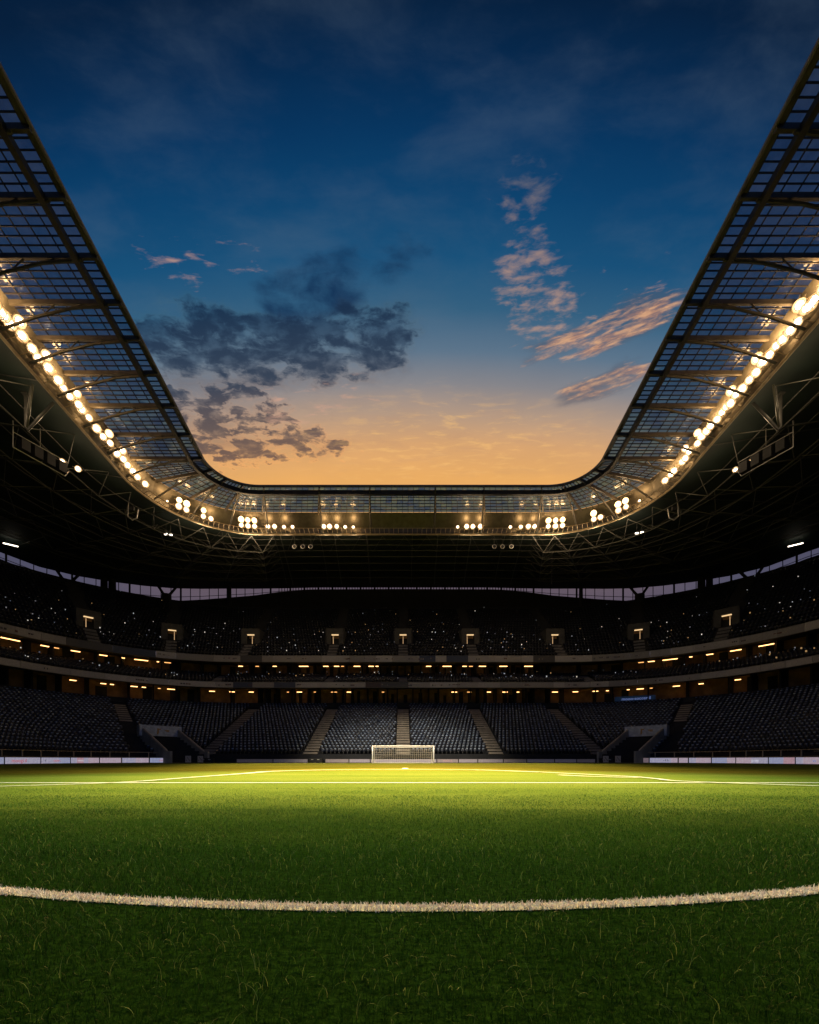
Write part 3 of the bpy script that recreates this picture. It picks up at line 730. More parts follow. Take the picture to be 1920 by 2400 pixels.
def railing(side):
    root = thing('railing', 'tan metal crowd railing with posts behind the %s touchline boards' % side, 'railing')
    R = ring(37.0, 47, 10)
    i0, i1 = (0, at_slope(R, S(402))) if side == 'left' else (at_slope(R, S(1492)), len(R) - 1)
    ts = np.linspace(i0, i1, 60)
    r = MB(); r.path([P3(lerp_ring(R, t), 1.38) for t in ts], 0.035, 6); r.path([P3(lerp_ring(R, t), 0.75) for t in ts], 0.02, 5); r.build('top_rail', M['tan_steel'], root)
    L = 0; last = None
    for t in np.linspace(i0, i1, 600):
        p = lerp_ring(R, t)
        if last is None or np.linalg.norm(p - last) > 2.1:
            last = p
            q = MB(); d, nn = ring_dir(R, t); q.box((p[0], p[1], 0.72), (0.1, 0.07, 1.4), math.atan2(d[1], d[0])); q.build('post', M['tan_steel'], root)
railing('left'); railing('right')

# ------------------------------------------------------------------ goal
goal = thing('goal', 'white football goal with net at the far end', 'goal', (0.0, 51.2, 0))
GW, GH, GD, r0 = 7.32 / 2, 2.06, 2.0, 0.075
for s in (-1, 1):
    q = MB(); q.tube((s * GW, 0, 0), (s * GW, 0, GH + r0), r0, 12); q.build('goalpost', M['white'], goal, True)
q = MB(); q.tube((-GW, 0, GH), (GW, 0, GH), r0, 12); q.build('crossbar', M['white'], goal, True)
q = MB()
for s in (-1, 1):
    q.path([(s * GW, 0, GH), (s * (GW - 0.1), 1.0, GH - 0.12), (s * (GW - 0.15), GD, 0.06)], 0.03); q.tube((s * GW, 0, 0.05), (s * (GW - 0.15), GD, 0.05), 0.03)
q.tube((-GW + .1, 1.0, GH - .12), (GW - .1, 1.0, GH - .12), 0.035); q.tube((-GW + .15, GD, .05), (GW - .15, GD, .05), 0.03)
q.build('net_frame', M['white'], goal)
q = MB()
for k in range(31):
    x = -GW + 0.1 + (2 * GW - 0.2) * k / 30; q.path([(x, 0, GH - .05), (x, 1.0, GH - .14), (x, GD - .05, .05)], 0.011, 4)
for k in range(9):
    z = GH - .14 - k * (GH - .2) / 9; y = 1.0 + (GD - 1.05) * k / 9; q.tube((-GW + .1, y, z), (GW - .1, y, z), 0.011, 4)
for s in (-1, 1):
    for k in range(1, 8): q.tube((s * (GW - .08), 0.02, GH * k / 8), (s * (GW - .12), 1.0 + (GD - 1) * (1 - k / 8), GH * k / 8 - .04), 0.011, 4)
q.build('net', M['net'], goal)

# ------------------------------------------------------------------ roof
roof = thing('stadium_roof', 'dark cantilever roof with a glazed inner edge ringing the open sky', 'roof')
RO = UPP(24)
slp = [abs(p[0]) / max(p[1], 1) for p in RO]
ROOF_H = np.interp(slp, [0, .2, .33, .414, .555, .704, .826, .945, 1.6], [40.4, 40.4, 40.1, 39.6, 38.0, 37.0, 36.4, 37.2, 37.6])
WALL_H = np.interp(slp, [0, .22, .3, .33, .414, .555, .704, .826, .945, 1.6], [40.15, 40.0, 39.4, 38.8, 37.6, 35.2, 34.4, 35.0, 36.1, 36.3])
def deckpt(i, f):
    """point under the deck at ring index i (float), f = 0 catwalk .. 1 outer edge"""
    a, b = lerp_ring(RCW, i), lerp_ring(RO, i); h = np.interp(i, range(len(RO)), ROOF_H)
    p = a * (1 - f) + b * f
    z = CW_H + (h - CW_H) * f + 1.2 * math.sin(math.pi * min(1, f * 1.0)) * 0.8
    return np.array([p[0], p[1], z])
NI = len(RCW)
mb = MB(); F = [0, .04, .12, .25, .4, .55, .7, .85, 1.0]
pts = [[tuple(deckpt(i, f) + np.array([0, 0, .35])) for i in range(NI)] for f in F]
top = [[(p[0], p[1], p[2] + 0.5) for p in row] for row in pts]
vs = [p for row in pts for p in row]; fs = []
for k in range(len(F) - 1):
    for i in range(NI - 1): fs.append((k * NI + i, k * NI + i + 1, (k + 1) * NI + i + 1, (k + 1) * NI + i))
mb.add(vs, fs); mb.add([p for row in top for p in row], fs)
mb.build('deck', M['deck'], roof)
# sloped band between glazing and catwalk
mb = MB(); loft(mb, [(RGL, RIN_H + 0.1), (RCW, CW_H + 0.9), (RCW, CW_H + 0.25)]); mb.build('edge_cladding', M['steel'], roof)
# catwalk beam and rail
mb = MB(); mb.path([P3(p, CW_H) for p in RCW], 0.14, 8); mb.build('catwalk_beam', M['tan_steel'], roof)
RHR = ring(32.7, 52, 11.5, slope=0.08)
mb = MB(); mb.path([P3(p, CW_H + 0.35) for p in RHR], 0.035, 5)
for i in np.arange(0, NI - 1, 0.5):
    mb.tube(P3(lerp_ring(RHR, i), CW_H + 0.35), P3(lerp_ring(RCW, i), CW_H), 0.03, 4)
mb.build('catwalk_rail', M['tan_steel'], roof)
# inner edge: double tube, gutter strip and a dark box girder a little outwards
def between(f, h):
    return [P3(RIN[i] * (1 - f) + RGL[i] * f, h) for i in range(NI)]
mb = MB(); mb.path(between(0, RIN_H), 0.14, 8); mb.path(between(0.035, RIN_H + 0.25), 0.06, 6); mb.build('edge_tube', M['edge_steel'], roof)
mb = MB(); E = between(0.0, RIN_H - .02); E2 = between(0.045, RIN_H - .02)
for i in range(NI - 1): mb.hexa([E[i], E[i + 1], E2[i + 1], E2[i], *[(p[0], p[1], p[2] + .12) for p in (E[i], E[i + 1], E2[i + 1], E2[i])]])
mb.build('gutter', M['edge_steel'], roof)
mb = MB(); E = between(0.17, RIN_H - 0.3)
for a, b in zip(E[:-1], E[1:]): mb.bar(a, b, 0.38, 0.5)
mb.build('box_girder', M['dark_steel'], roof)

# rafters: side ones at fixed Y, corner ones radial, far ones at fixed X
side_Y = [-6, -2.5, 1, 4.2, 7.2, 10.1, 12.9, 15.7, 18.6, 21.5, 24.6, 27.6, 30.9, 34.0, 36.9, 40.2, 43.9, 47.8, 51.6]
RT = [NS * (y - Y0) / (52 - Y0) for y in side_Y] + [NS + NC * f for f in (0.22, 0.48, 0.75)]
far_X = [-18.6, -11.2, -4.45, 4.3, 10.8, 18.5]
RT_all = RT + [NS + NC + NF * (x + 19.3) / 38.6 for x in far_X] + [NI - 1 - t for t in reversed(RT)]
for t in RT_all:
    a, b, c = lerp_ring(RIN, t), lerp_ring(RGL, t), lerp_ring(RCW, t)
    mb = MB(); mb.bar(P3(a, RIN_H - 0.12), P3(b, RIN_H - 0.12), 0.2, 0.38); rf = mb.build('rafter', M['rafter'], roof)
    ch = MB(); pa = np.array(P3(a * .88 + b * .12, RIN_H - 0.35)); pc = np.array(P3(c * 0.97 + a * 0.03, CW_H + 0.2))
    m1 = pa * 0.66 + pc * 0.34 + np.array([0, 0, 0.42]); m2 = pa * 0.33 + pc * 0.67 + np.array([0, 0, 0.36])
    ch.path([pa, m1, m2, pc], 0.11, 6); ch.build('bottom_chord', M['steel'], rf)
    wb = MB()
    for f in (0.35, 0.6):
        q = a * (1 - f) + b * f; lo = pa * (1 - f) + pc * f + np.array([0, 0, 0.4]); wb.tube(P3(q, RIN_H - 0.3), lo, 0.05, 5)
    wb.build('web_strut', M['steel'], rf)
# glazing panes and bars
GL = MB(); GB = MB(); NLN = 8
cuts = []
for t0, t1 in zip(RT_all[:-1], RT_all[1:]):
    L = np.linalg.norm(lerp_ring(RGL, t1) - lerp_ring(RGL, t0)); k = max(3, int(round(L / (0.54 if t0 < NS or t1 > NI - 1 - NS else 0.85))))
    cuts += [(t0 + (t1 - t0) * j / k, j > 0) for j in range(k)]
cuts.append((RT_all[-1], False))
fr_ = [0.05 + 0.95 * j / NLN for j in range(NLN + 1)]
def gp(t, f, z): 
    p = lerp_ring(RIN, t) * (1 - f) + lerp_ring(RGL, t) * f; return P3(p, z)
for (ta, _), (tb, _) in zip(cuts[:-1], cuts[1:]):
    for fa, fb in zip(fr_[:-1], fr_[1:]):
        v = random.random(); tilt = random.uniform(-0.012, 0.012)
        GL.add([gp(ta, fa, RIN_H + .16 + tilt), gp(tb, fa, RIN_H + .16), gp(tb, fb, RIN_H + .16 - tilt), gp(ta, fb, RIN_H + .16)], [(0, 1, 2, 3)], (v, random.random(), 0, 1))
    for f in fr_: 
        if f < 0.99: GB.bar(gp(ta, f, RIN_H + .08), gp(tb, f, RIN_H + .08), 0.065, 0.09)
for t, isbar in cuts:
    if isbar: GB.bar(gp(t, 0, RIN_H + .05), gp(t, 1, RIN_H + .05), 0.055, 0.09)
def glass_material():
    m, nt, b = new_mat('milky_roof_glass'); N = nt.nodes; L = nt.links
    a = N.new('ShaderNodeAttribute'); a.attribute_name = 'Col'; sp = N.new('ShaderNodeSeparateColor'); L.new(a.outputs['Color'], sp.inputs[0])
    tr = N.new('ShaderNodeBsdfTransparent'); tr.inputs['Color'].default_value = (0.22, 0.42, 0.54, 1)
    tl = N.new('ShaderNodeBsdfTranslucent'); tl.inputs['Color'].default_value = (0.46, 0.66, 0.78, 1)
    df = N.new('ShaderNodeBsdfDiffuse'); df.inputs['Color'].default_value = (0.10, 0.11, 0.13, 1)
    gl = N.new('ShaderNodeBsdfGlossy'); gl.inputs['Roughness'].default_value = 0.12; gl.inputs['Color'].default_value = (0.8, 0.85, 0.9, 1)
    tc = N.new('ShaderNodeTexCoord'); nz = N.new('ShaderNodeTexNoise'); nz.inputs['Scale'].default_value = 0.9; nz.inputs['Detail'].default_value = 5; L.new(tc.outputs['Object'], nz.inputs['Vector'])
    mr = N.new('ShaderNodeMapRange'); mr.inputs['From Min'].default_value = .3; mr.inputs['From Max'].default_value = .7; mr.inputs['To Min'].default_value = 0.25; mr.inputs['To Max'].default_value = 0.6; L.new(nz.outputs['Fac'], mr.inputs['Value'])
    ad = N.new('ShaderNodeMath'); ad.operation = 'MULTIPLY_ADD'; ad.inputs[1].default_value = 0.35; L.new(sp.outputs[0], ad.inputs[0]); L.new(mr.outputs[0], ad.inputs[2])
    m0 = N.new('ShaderNodeMixShader'); m0.inputs[0].default_value = 0.2; L.new(tl.outputs[0], m0.inputs[1]); L.new(df.outputs[0], m0.inputs[2])
    m1 = N.new('ShaderNodeMixShader'); L.new(ad.outputs[0], m1.inputs[0]); L.new(tr.outputs[0], m1.inputs[1]); L.new(m0.outputs[0], m1.inputs[2])
    m2 = N.new('ShaderNodeMixShader'); m2.inputs[0].default_value = 0.06; L.new(m1.outputs[0], m2.inputs[1]); L.new(gl.outputs[0], m2.inputs[2])
    L.new(m2.outputs[0], N['Material Output'].inputs['Surface'])
    return m
M['roof_glass'] = glass_material()
GL.build('glazing', M['roof_glass'], roof, colname='Col'); GB.build('glazing_bars', M['dark_steel'], roof)

# purlins and space frame under the deck
mb = MB()
for f in (0.1, 0.2, 0.3, 0.41, 0.53, 0.66, 0.8): mb.path([deckpt(i, f) + np.array([0, 0, .22]) for i in range(6, NI - 6)], 0.07, 4)
for t in np.arange(9, NI - 9, 5.0): mb.path([deckpt(t, f) + np.array([0, 0, .2]) for f in (0, .1, .3, .5, .7, .9)], 0.05, 4)
mb.build('purlins', M['steel'], roof)
mb = MB(); FR = [0.03, 0.15, 0.28, 0.42, 0.57, 0.73]
idx = [i for i in np.arange(6, NS + NC + 2, 2.2)]; idx = idx + [NI - 1 - i for i in idx]
for half in (idx[:len(idx) // 2], idx[len(idx) // 2:]):
    for a in range(len(half) - 1):
        for k in range(len(FR) - 1):
            up = [deckpt(half[a + da], FR[k + dk]) for da in (0, 1) for dk in (0, 1)]
            lo = sum(up) / 4 + np.array([0, 0, -2.0])
            for u in up: mb.tube(u, lo, 0.05, 4)
            if a < len(half) - 2:
                up2 = [deckpt(half[a + 1 + da], FR[k + dk]) for da in (0, 1) for dk in (0, 1)]; mb.tube(lo, sum(up2) / 4 + np.array([0, 0, -2.0]), 0.065, 4)
            if k < len(FR) - 2:
                up2 = [deckpt(half[a + da], FR[k + 1 + dk]) for da in (0, 1) for dk in (0, 1)]; mb.tube(lo, sum(up2) / 4 + np.array([0, 0, -2.0]), 0.065, 4)
mb.build('space_frame', M['steel'], roof)
# struts in the far half
mb = MB()
for t in [NS + NC + NF * (x + 19.3) / 38.6 for x in (-17, -9.5, -5.0, 4.8, 9.4, 16.6)]:
    mb.tube(deckpt(t, 0.0), deckpt(t, 0.9), 0.08, 5)
for t in np.arange(NS + NC - 4, NS + NC + NF + 4, 2.4):
    mb.tube(deckpt(t, 0.02) - np.array([0, 0, .1]), deckpt(t + 1.2, 0.3), 0.032, 4); mb.tube(deckpt(t + 1.2, 0.3), deckpt(t + 2.4, 0.02), 0.032, 4)
mb.build('diagonal_braces', M['steel'], roof)

# back wall of the top tier, window band and columns
mb = MB(); TOPO = 0.25 + UPP_ROWS * UPP_D; TH = UPP_H + UPP_ROWS * UPP_R
loft(mb, [(UPP(TOPO), TH - UPP_R), (UPP(TOPO + 1.5), TH - 0.5), (UPP(23.4), np.minimum(WALL_H - 0.3, 34.2)), (UPP(23.6), WALL_H), (UPP(24), WALL_H)])
mb.build('back_wall', M['terrace'], upp)
wb = thing('window_band', 'long mauve window band with mullions between the roof and the top tier', 'window')
def band_glass():
    m, nt, b = new_mat('tinted_band_glass'); N = nt.nodes; L = nt.links
    tr = N.new('ShaderNodeBsdfTransparent'); tr.inputs['Color'].default_value = (0.58, 0.56, 0.62, 1)
    gl = N.new('ShaderNodeBsdfGlossy'); gl.inputs['Roughness'].default_value = 0.1
    m2 = N.new('ShaderNodeMixShader'); m2.inputs[0].default_value = 0.05; L.new(tr.outputs[0], m2.inputs[1]); L.new(gl.outputs[0], m2.inputs[2]); L.new(m2.outputs[0], N['Material Output'].inputs['Surface'])
    return m
M['band_glass'] = band_glass()
mb = MB(); loft(mb, [(UPP(23.8), WALL_H - 0.1), (UPP(23.8), ROOF_H + 0.35)]); mb.build('glass', M['band_glass'], wb)
mb = MB(); PB = UPP(23.7)
for t in np.arange(4, NI - 4, 0.34):
    z0, z1 = np.interp(t, range(NI), WALL_H), np.interp(t, range(NI), ROOF_H)
    p = lerp_ring(PB, t); wdt = 0.22 if (int(t / 0.34) % 5 == 0) else 0.09
    mb.tube(P3(p, z0 - .1), P3(p, z1 + .4), wdt, 4)
mb.path([P3(PB[i], WALL_H[i] * .62 + ROOF_H[i] * .38) for i in range(3, NI - 3)], 0.06, 4); mb.path([P3(PB[i], WALL_H[i]) for i in range(3, NI - 3)], 0.14, 4)
mb.build('mullions', M['black'], wb)
PC = UPP(22.6)
for px, wide, lab in ((157, 0.9, 'dark forked roof column at the far left end of the window band'), (243, 0.75, 'slim dark roof column left of the thin one by the left corner'), (263, 0.85, 'dark roof column just right of the slim one by the left corner'), (390, 1.15, 'thick dark forked roof column in the left corner of the window band'),
                      (538, 0.5, 'thin dark roof post left of the centre'), (1362, 0.5, 'thin dark roof post right of the centre'), (1500, 1.15, 'thick dark forked roof column in the right corner of the window band'), (1645, 0.85, 'dark roof column just left of the slim one by the right corner'), (1664, 0.75, 'slim dark roof column right of the thick one by the right corner'), (1763, 0.9, 'dark forked roof column at the far right end of the window band')):
    t = at_slope(PC, S(px)); p = lerp_ring(PC, t); h = float(np.interp(t, range(NI), ROOF_H)); w0 = 31.0
    c = thing('roof_column', lab, 'column', P3(p, w0), 0, 'dark columns along the window band')
    q = MB(); q.tube((0, 0, 0), (0, 0, h - w0 - 1.6), wide, 10, wide * 0.85); q.build('shaft', M['black'], c)
    d, nn = ring_dir(PC, t)
    if wide > 0.85:
        for s in (-1, 1):
            q = MB(); q.tube((0, 0, h - w0 - 2.4), (d[0] * s * 2.0, d[1] * s * 2.0, h - w0 + 0.5), 0.32, 8, 0.22); q.build('branch', M['black'], c)
    else:
        q = MB(); q.tube((0, 0, h - w0 - 1.6), (0, 0, h - w0 + 0.5), wide * .85, 10, wide * 0.8); q.build('capital', M['black'], c)

# ------------------------------------------------------------------ floodlights on the catwalk
LR_H = CW_H + 0.85
RLP = ring(32.9, 52, 11.7, slope=0.08)
def flood_proto():
    t = thing('floodlight', 'x', 'floodlight', group='floodlights along the roof edge')
    lens = MB(); n = 20; R = 0.25
    rows = [(0, -0.30)] + [(R * math.sin(a), -0.30 + 0.16 * (1 - math.cos(a))) for a in (0.5, 1.0, 1.5708)]
    vs = [(0, 0, rows[0][1])] + [(r * math.cos(2 * math.pi * k / n), r * math.sin(2 * math.pi * k / n), z) for r, z in rows[1:] for k in range(n)]
    fs = [(0, 1 + (k + 1) % n, 1 + k) for k in range(n)]
    for j in range(2):
        for k in range(n): fs.append((1 + j * n + k, 1 + j * n + (k + 1) % n, 1 + (j + 1) * n + (k + 1) % n, 1 + (j + 1) * n + k))
    lens.add(vs, fs); lens.build('lens', M['lens'], t, True)
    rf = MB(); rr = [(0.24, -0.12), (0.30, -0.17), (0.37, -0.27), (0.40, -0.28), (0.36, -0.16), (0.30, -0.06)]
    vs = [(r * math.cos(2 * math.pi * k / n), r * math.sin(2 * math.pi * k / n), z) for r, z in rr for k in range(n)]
    rf.add(vs, [(j * n + k, j * n + (k + 1) % n, (j + 1) * n + (k + 1) % n, (j + 1) * n + k) for j in range(len(rr) - 1) for k in range(n)]); rf.build('halo_ring', M['halo_ring'], t, True)  # dish glows by itself, a halo painted round the lens
    h = MB(); h.tube((0, 0, -0.16), (0, 0, 0.1), 0.36, n, 0.36); h.tube((0, 0, 0.1), (0, 0, 0.42), 0.36, n, 0.18)
    for k in range(8):
        a = k * math.pi / 4; h.box((0.33 * math.cos(a), 0.33 * math.sin(a), 0.28), (0.3, 0.03, 0.25), a)
    h.build('housing', M['steel'], t, False)
    y = MB(); y.path([(-0.56, 0, 0.0), (-0.56, 0, 0.5), (0.56, 0, 0.5), (0.56, 0, 0.0)], 0.035, 5); y.tube((0, 0, 0.5), (0, -0.25, 0.9), 0.05, 6); y.build('yoke', M['tan_steel'], t)
    return t
FP = [flood_proto()]
def place_flood(pos, label, first=[True], scale=1.0, aim=(0, 14, 0)):
    if first[0]: ob = FP[0]; ob['label'] = label; first[0] = False
    else: ob = dup(FP[0], label)
    ob.location = pos; d = Vector(aim) - Vector(pos)
    ob.rotation_euler = d.to_track_quat('-Z', 'Y').to_euler(); ob.scale = (scale * random.uniform(0.86, 1.12),) * 3
    return ob
K = 1920 / 1725
left_px = [(-20, 612, 2), (0, 637, 1), (12, 662, 1), (22, 654, 1), (45, 692, 3), (67, 720, 2), (101, 762, 3), (122, 789, 2), (145, 816, 1), (163, 842, 3), (188, 870, 2), (211, 901, 1), (234, 925, 3), (262, 960, 3), (281, 986, 2), (292, 1001, 1), (302, 1011, 1)]
right_px = [(1740, 618, 2), (1722, 640, 1), (1704, 661, 3), (1676, 694, 1), (1660, 713, 1), (1640, 736, 2), (1629, 748, 1), (1612, 771, 3), (1590, 799, 1), (1577, 817, 1), (1551, 838, 3), (1531, 862, 2), (1518, 882, 1), (1497, 902, 2), (1475, 925, 3), (1450, 957, 3), (1437, 971, 1), (1416, 995, 2), (1407, 1006, 1)]
far_px = [(352, 1, .45), (376, 2, 1), (392, 2, 1), (428, 2, 1), (444, 1, 1), (508, 2, 1), (522, 2, 1), (536, 2, 1), (564, 1, 1), (578, 1, 1), (598, 1, .7), (616, 1, .75), (682, 1, 1), (694, 1, 1), (709, 1, 1), (727, 1, .7), (744, 1, .6),
          (964, 1, .7), (983, 1, 1), (996, 1, 1), (1012, 1, 1), (1075, 1, .65), (1097, 1, .75), (1113, 1, 1), (1126, 1, 1), (1155, 2, 1), (1170, 2, 1), (1185, 2, 1), (1251, 2, 1), (1265, 1, 1), (1303, 2, 1), (1319, 2, 1), (1347, 1, .5)]
SPILL_POINTS = []; AMBER = []
def side_floods(lst, sgn, word):
    for i, (px, py, n) in enumerate(lst):
        yy = py * K; Y = (LR_H - CAMH) * 1000 / (1780 - yy)
        t = NS * (Y - Y0) / (52 - Y0) if Y < 52 else NS + NC * min(1, (Y - 52) / 12)
        if sgn > 0: t = NI - 1 - t
        p = lerp_ring(RLP, t); d, nn = ring_dir(RLP, t)
        offs = {1: [(0, 0, 1.0)], 2: [(-.45, .1, 1), (.45, -.05, 1)], 3: [(-.5, -.05, 1), (.5, 0.0, 1), (0.05, .72, 1)]}[n]
        for j, (u, v, sc) in enumerate(offs):
            q = P3(p + d * u + nn * (0.15 * j), LR_H + v)
            nm = ', single lamp' if n == 1 else ', ' + (['nearer lamp', 'farther lamp', 'raised lamp'] if sgn < 0 else ['farther lamp', 'nearer lamp', 'raised lamp'])[j]
            num = ordinal(len(lst) - 1 - i)
            place_flood(q, '%s floodlight cluster from the far corner on the %s roof edge%s' % (num, word, nm))
        AMBER.append((P3(p + nn * 0.35, LR_H + 0.75), n))
        SPILL_POINTS.append((P3(p - nn * 2.6, LR_H - 2.4), n))
side_floods(left_px, -1, 'left'); side_floods(right_px, 1, 'right')
for i, (px, n, sc) in enumerate(far_px):
    t = at_slope(RLP, S(px * K)); p = lerp_ring(RLP, t); d, nn = ring_dir(RLP, t)
    for j in range(n):
        place_flood(P3(p + nn * (0.1 * j), LR_H - 0.12 - (1 - sc) * .3 + 0.8 * j), '%s floodlight from the left along the far roof edge%s' % (ordinal(i), '' if n == 1 else (', lower of two', ', upper of two')[j]), scale=sc)
    if i % 2 == 0 or n > 1: AMBER.append((P3(p + nn * 0.5, LR_H + 0.6), n))
    if i % 2 == 0 or n > 1: SPILL_POINTS.append((P3(p - nn * 1.2, LR_H - 2.0), n))
# two spotlight pairs hung under the deck
for (px, py), side in (((165, 1089), 'left'), ((1742, 1091), 'right')):
    H = 33.6; dep = (H - CAMH) * 1000 / (1780 - py); pos = np.array([S(px) * dep, dep, H]); s = 1 if side == 'left' else -1
    place_flood((pos[0] - .5 * s, pos[1] - 0.55, pos[2]), 'small spotlight of the pair hanging under the %s roof deck, nearer one' % side, scale=0.8)
    place_flood((pos[0] + .45 * s, pos[1] + 0.5, pos[2] - .1), 'small spotlight of the pair hanging under the %s roof deck, farther one' % side, scale=0.8)
    SPILL_POINTS.append(((pos[0] + 0.5 * s, pos[1] - .6, pos[2] - .6), 0.6))

# fittings hanging under the roof: V hangers, speaker frames, tube lamps, ring vents
for s, side in ((-1, 'left'), (1, 'right')):
    h = thing('roof_hanger', 'pale V shaped steel hanger below the %s catwalk' % side, 'hanger', (s * 33.4, 40.2, 32.2))
    q = MB(); q.path([(s * 2.0, -0.2, 2.4), (s * 2.0, -0.2, -0.6), (s * 1.85, -0.15, -0.8), (-s * .1, 0.4, 2.2)], 0.13, 8); q.tube((s * 1.9, -0.15, -0.7), (s * .1, -1.6, 2.2), 0.09, 6); q.build('tube_frame', M['steel'], h)
    q = MB(); q.box((s * 2.0, -0.2, 2.5), (0.5, 0.5, 0.12)); q.build('mounting_plate', M['steel'], h)
    f = thing('speaker_frame', 'dark speaker cluster in a thin frame under the %s roof deck' % side, 'speaker', (s * 38.2, 43.0, 32.6))
    q = MB()
    for k in range(4): q.box((-s * 0.8 * k * 0.5, k * 1.05, -0.55), (0.8, 0.75, 1.1), 0.4 * s)
    q.build('speaker_box', M['black'], f)
    q = MB(); q.path([(s * .3, -0.9, 1.3), (s * .3, -0.9, -1.3), (-s * 1.4, 3.4, -1.3), (-s * 1.5, 3.8, -0.5)], 0.05, 5); q.tube((s * .3, -0.9, .2), (-s * 1.5, 3.8, .4), 0.04, 5); q.tube((-s * .6, 1.2, .3), (-s * .6, 1.2, 2.2), 0.04, 5); q.build('frame', M['pale_steel'], f)
    u = thing('stirrup_hanger', 'small U shaped hanger below the %s end of the catwalk corner' % side, 'hanger', (s * 35.6, 56.4, 33.2))
    q = MB(); q.path([(s * .7, 0, 1.2), (s * .8, 0, -0.6), (s * .2, 0, -1.1), (-s * .4, 0, -.8), (-s * .6, 0, 0.4)], 0.07, 6); q.build('tube_frame', M['pale_steel'], u)
    q = MB(); q.box((s * .2, 0, .4), (.5, .3, .5)); q.build('speaker_box', M['black'], u)
    dep = 72.0; l = thing('tube_lamp', 'single pale tube lamp hanging under the dark %s roof' % side, 'lamp', (s * 0.92 * dep, dep, CAMH + .503 * dep), math.atan2(-1.0, s * 1.2) + (0 if s > 0 else math.pi))
    q = MB(); q.box((0, 0, 0), (1.9, 0.16, 0.14)); q.build('tube', M['strip_white'], l)
    q = MB(); q.tube((-.6, 0, 0.07), (-.6, 0, 2.2), 0.03, 4); q.tube((.6, 0, 0.07), (.6, 0, 2.2), 0.03, 4); q.build('suspension', M['steel'], l)
    for k, px in enumerate((690, 710, 728) if s < 0 else (1159, 1178, 1199)):
        dep = 66.2; v = thing('ring_speaker', '%s of the three small round roof speakers %s of the centre' % (('left', 'middle', 'right')[k], 'left' if s < 0 else 'right'), 'speaker', (S(px) * dep, dep, CAMH + .499 * dep), 0, 'round roof speakers')
        q = MB(); R = 0.3
        for j in range(16):
            a, b = 2 * math.pi * j / 16, 2 * math.pi * (j + 1) / 16; q.tube((R * math.cos(a), 0, R * math.sin(a)), (R * math.cos(b), 0, R * math.sin(b)), 0.055, 5)
        q.build('rim', M['pale_steel'], v)
        q = MB(); q.tube((0, 0.02, 0), (0, 0.3, 0), 0.29, 16); q.build('cone', M['black'], v)
        q = MB(); q.tube((0, 0.2, 0.3), (0, 0.2, 1.9), 0.03, 4); q.build('suspension', M['steel'], v)
    for k, (px, py) in enumerate(((389, 1252), (400, 1254)) if s < 0 else ((1493, 1250), (1505, 1248))):
        H = 33.4; dep = (H - CAMH) * 1000 / (1780 - py); l = thing('bulkhead_lamp', '%s small oval lamp of the pair below the %s catwalk corner' % (('left', 'right')[k], side), 'lamp', (S(px) * dep, dep, H))
        q = MB(); q.tube((-.2, 0, 0), (.2, 0, 0.02), 0.12, 8); q.build('lamp_glass', M['strip_white'], l)
        q = MB(); q.tube((0, 0, .1), (0, 0, 1.4), 0.03, 4); q.build('suspension', M['steel'], l)

# blue banner on the concourse wall at the right
PB2 = LOW(21.4); t = at_slope(PB2, S(1488)); p = lerp_ring(PB2, t); d, nn = ring_dir(PB2, t)
bn = thing('wall_banner', 'blue banner with white lettering above the lower stand on the right', 'banner', P3(p, LT + 0.55), math.atan2(d[1], d[0]))
q = MB(); q.box((0, 0, 0.45), (6.4, 0.06, 0.9), col=(0.05, 0.11, 0.24, 1)); bf = q.build('cloth', M['led_dim'], bn, colname='Col')
text_mesh('mooo-soccer.il', 0.75, M['blue_led'], bf, (0.2, -0.04, 0.42), (math.radians(90), 0, 0))

# ------------------------------------------------------------------ light
def spot(name, loc, aim, power, size, blend, col):
    l = bpy.data.lights.new(name, 'SPOT'); l.volume_factor = 0.008; l.energy = power; l.spot_size = math.radians(size); l.spot_blend = blend; l.color = col; l.shadow_soft_size = 0.6
    ob = bpy.data.objects.new(name, l); COL.objects.link(ob); ob.location = loc
    ob.rotation_euler = (Vector(aim) - Vector(loc)).to_track_quat('-Z', 'Y').to_euler()
WARM = (1.0, 0.50, 0.19)
for x, ax in ((-24, -5), (-11, -1.5), (11, 1.5), (24, 5)): spot('flood_fill_beam', (x, 62.3, 34.2), (ax * 0.8, 25.5, 0), 95000, 27, 0.85, WARM)
for x in (-16, 16): spot('flood_fill_beam', (x, 62.3, 34.2), (x * 0.5, 44, 0), 190000, 44, 0.8, (1.0, 0.66, 0.30))
for s in (-1, 1):
    for y in (30, 42, 54): spot('flood_fill_beam', (s * 31.0, y, 34.2), (s * 2.0, 26 + (y - 42) * .5, 0), 70000, 36, 1.0, (1.0, 0.58, 0.22))
for x in (-4.5, 4.5): spot('flood_fill_beam', (x, 62.6, 34.2), (x * 0.1, 15.0, 0), 680000, 17.5, 1.0, (1.0, 0.58, 0.17))
for s in (-1, 1):
    spot('flood_fill_beam', (s * 30.5, 21, 34.2), (0, 10.6, 0), 240000, 25.2, 1.0, (0.76, 0.94, 0.58))  # added unseen fill from the side, brightening the near grass
    spot('flood_fill_beam', (s * 30.2, 12.5, 34.2), (s * 1.5, 57, 2.0), 130000, 26, 1.0, (1.0, 0.86, 0.66))  # added unseen fill, lighting the goal and far seats from this end
for loc, n in AMBER:  # points added by the floodlights, tinting nearby steel and glass amber
    l = bpy.data.lights.new('added_glow', 'POINT'); l.energy = 110 * n; l.color = (1.0, 0.55, 0.2); l.shadow_soft_size = 0.3
    ob = bpy.data.objects.new('added_glow', l); COL.objects.link(ob); ob.location = loc
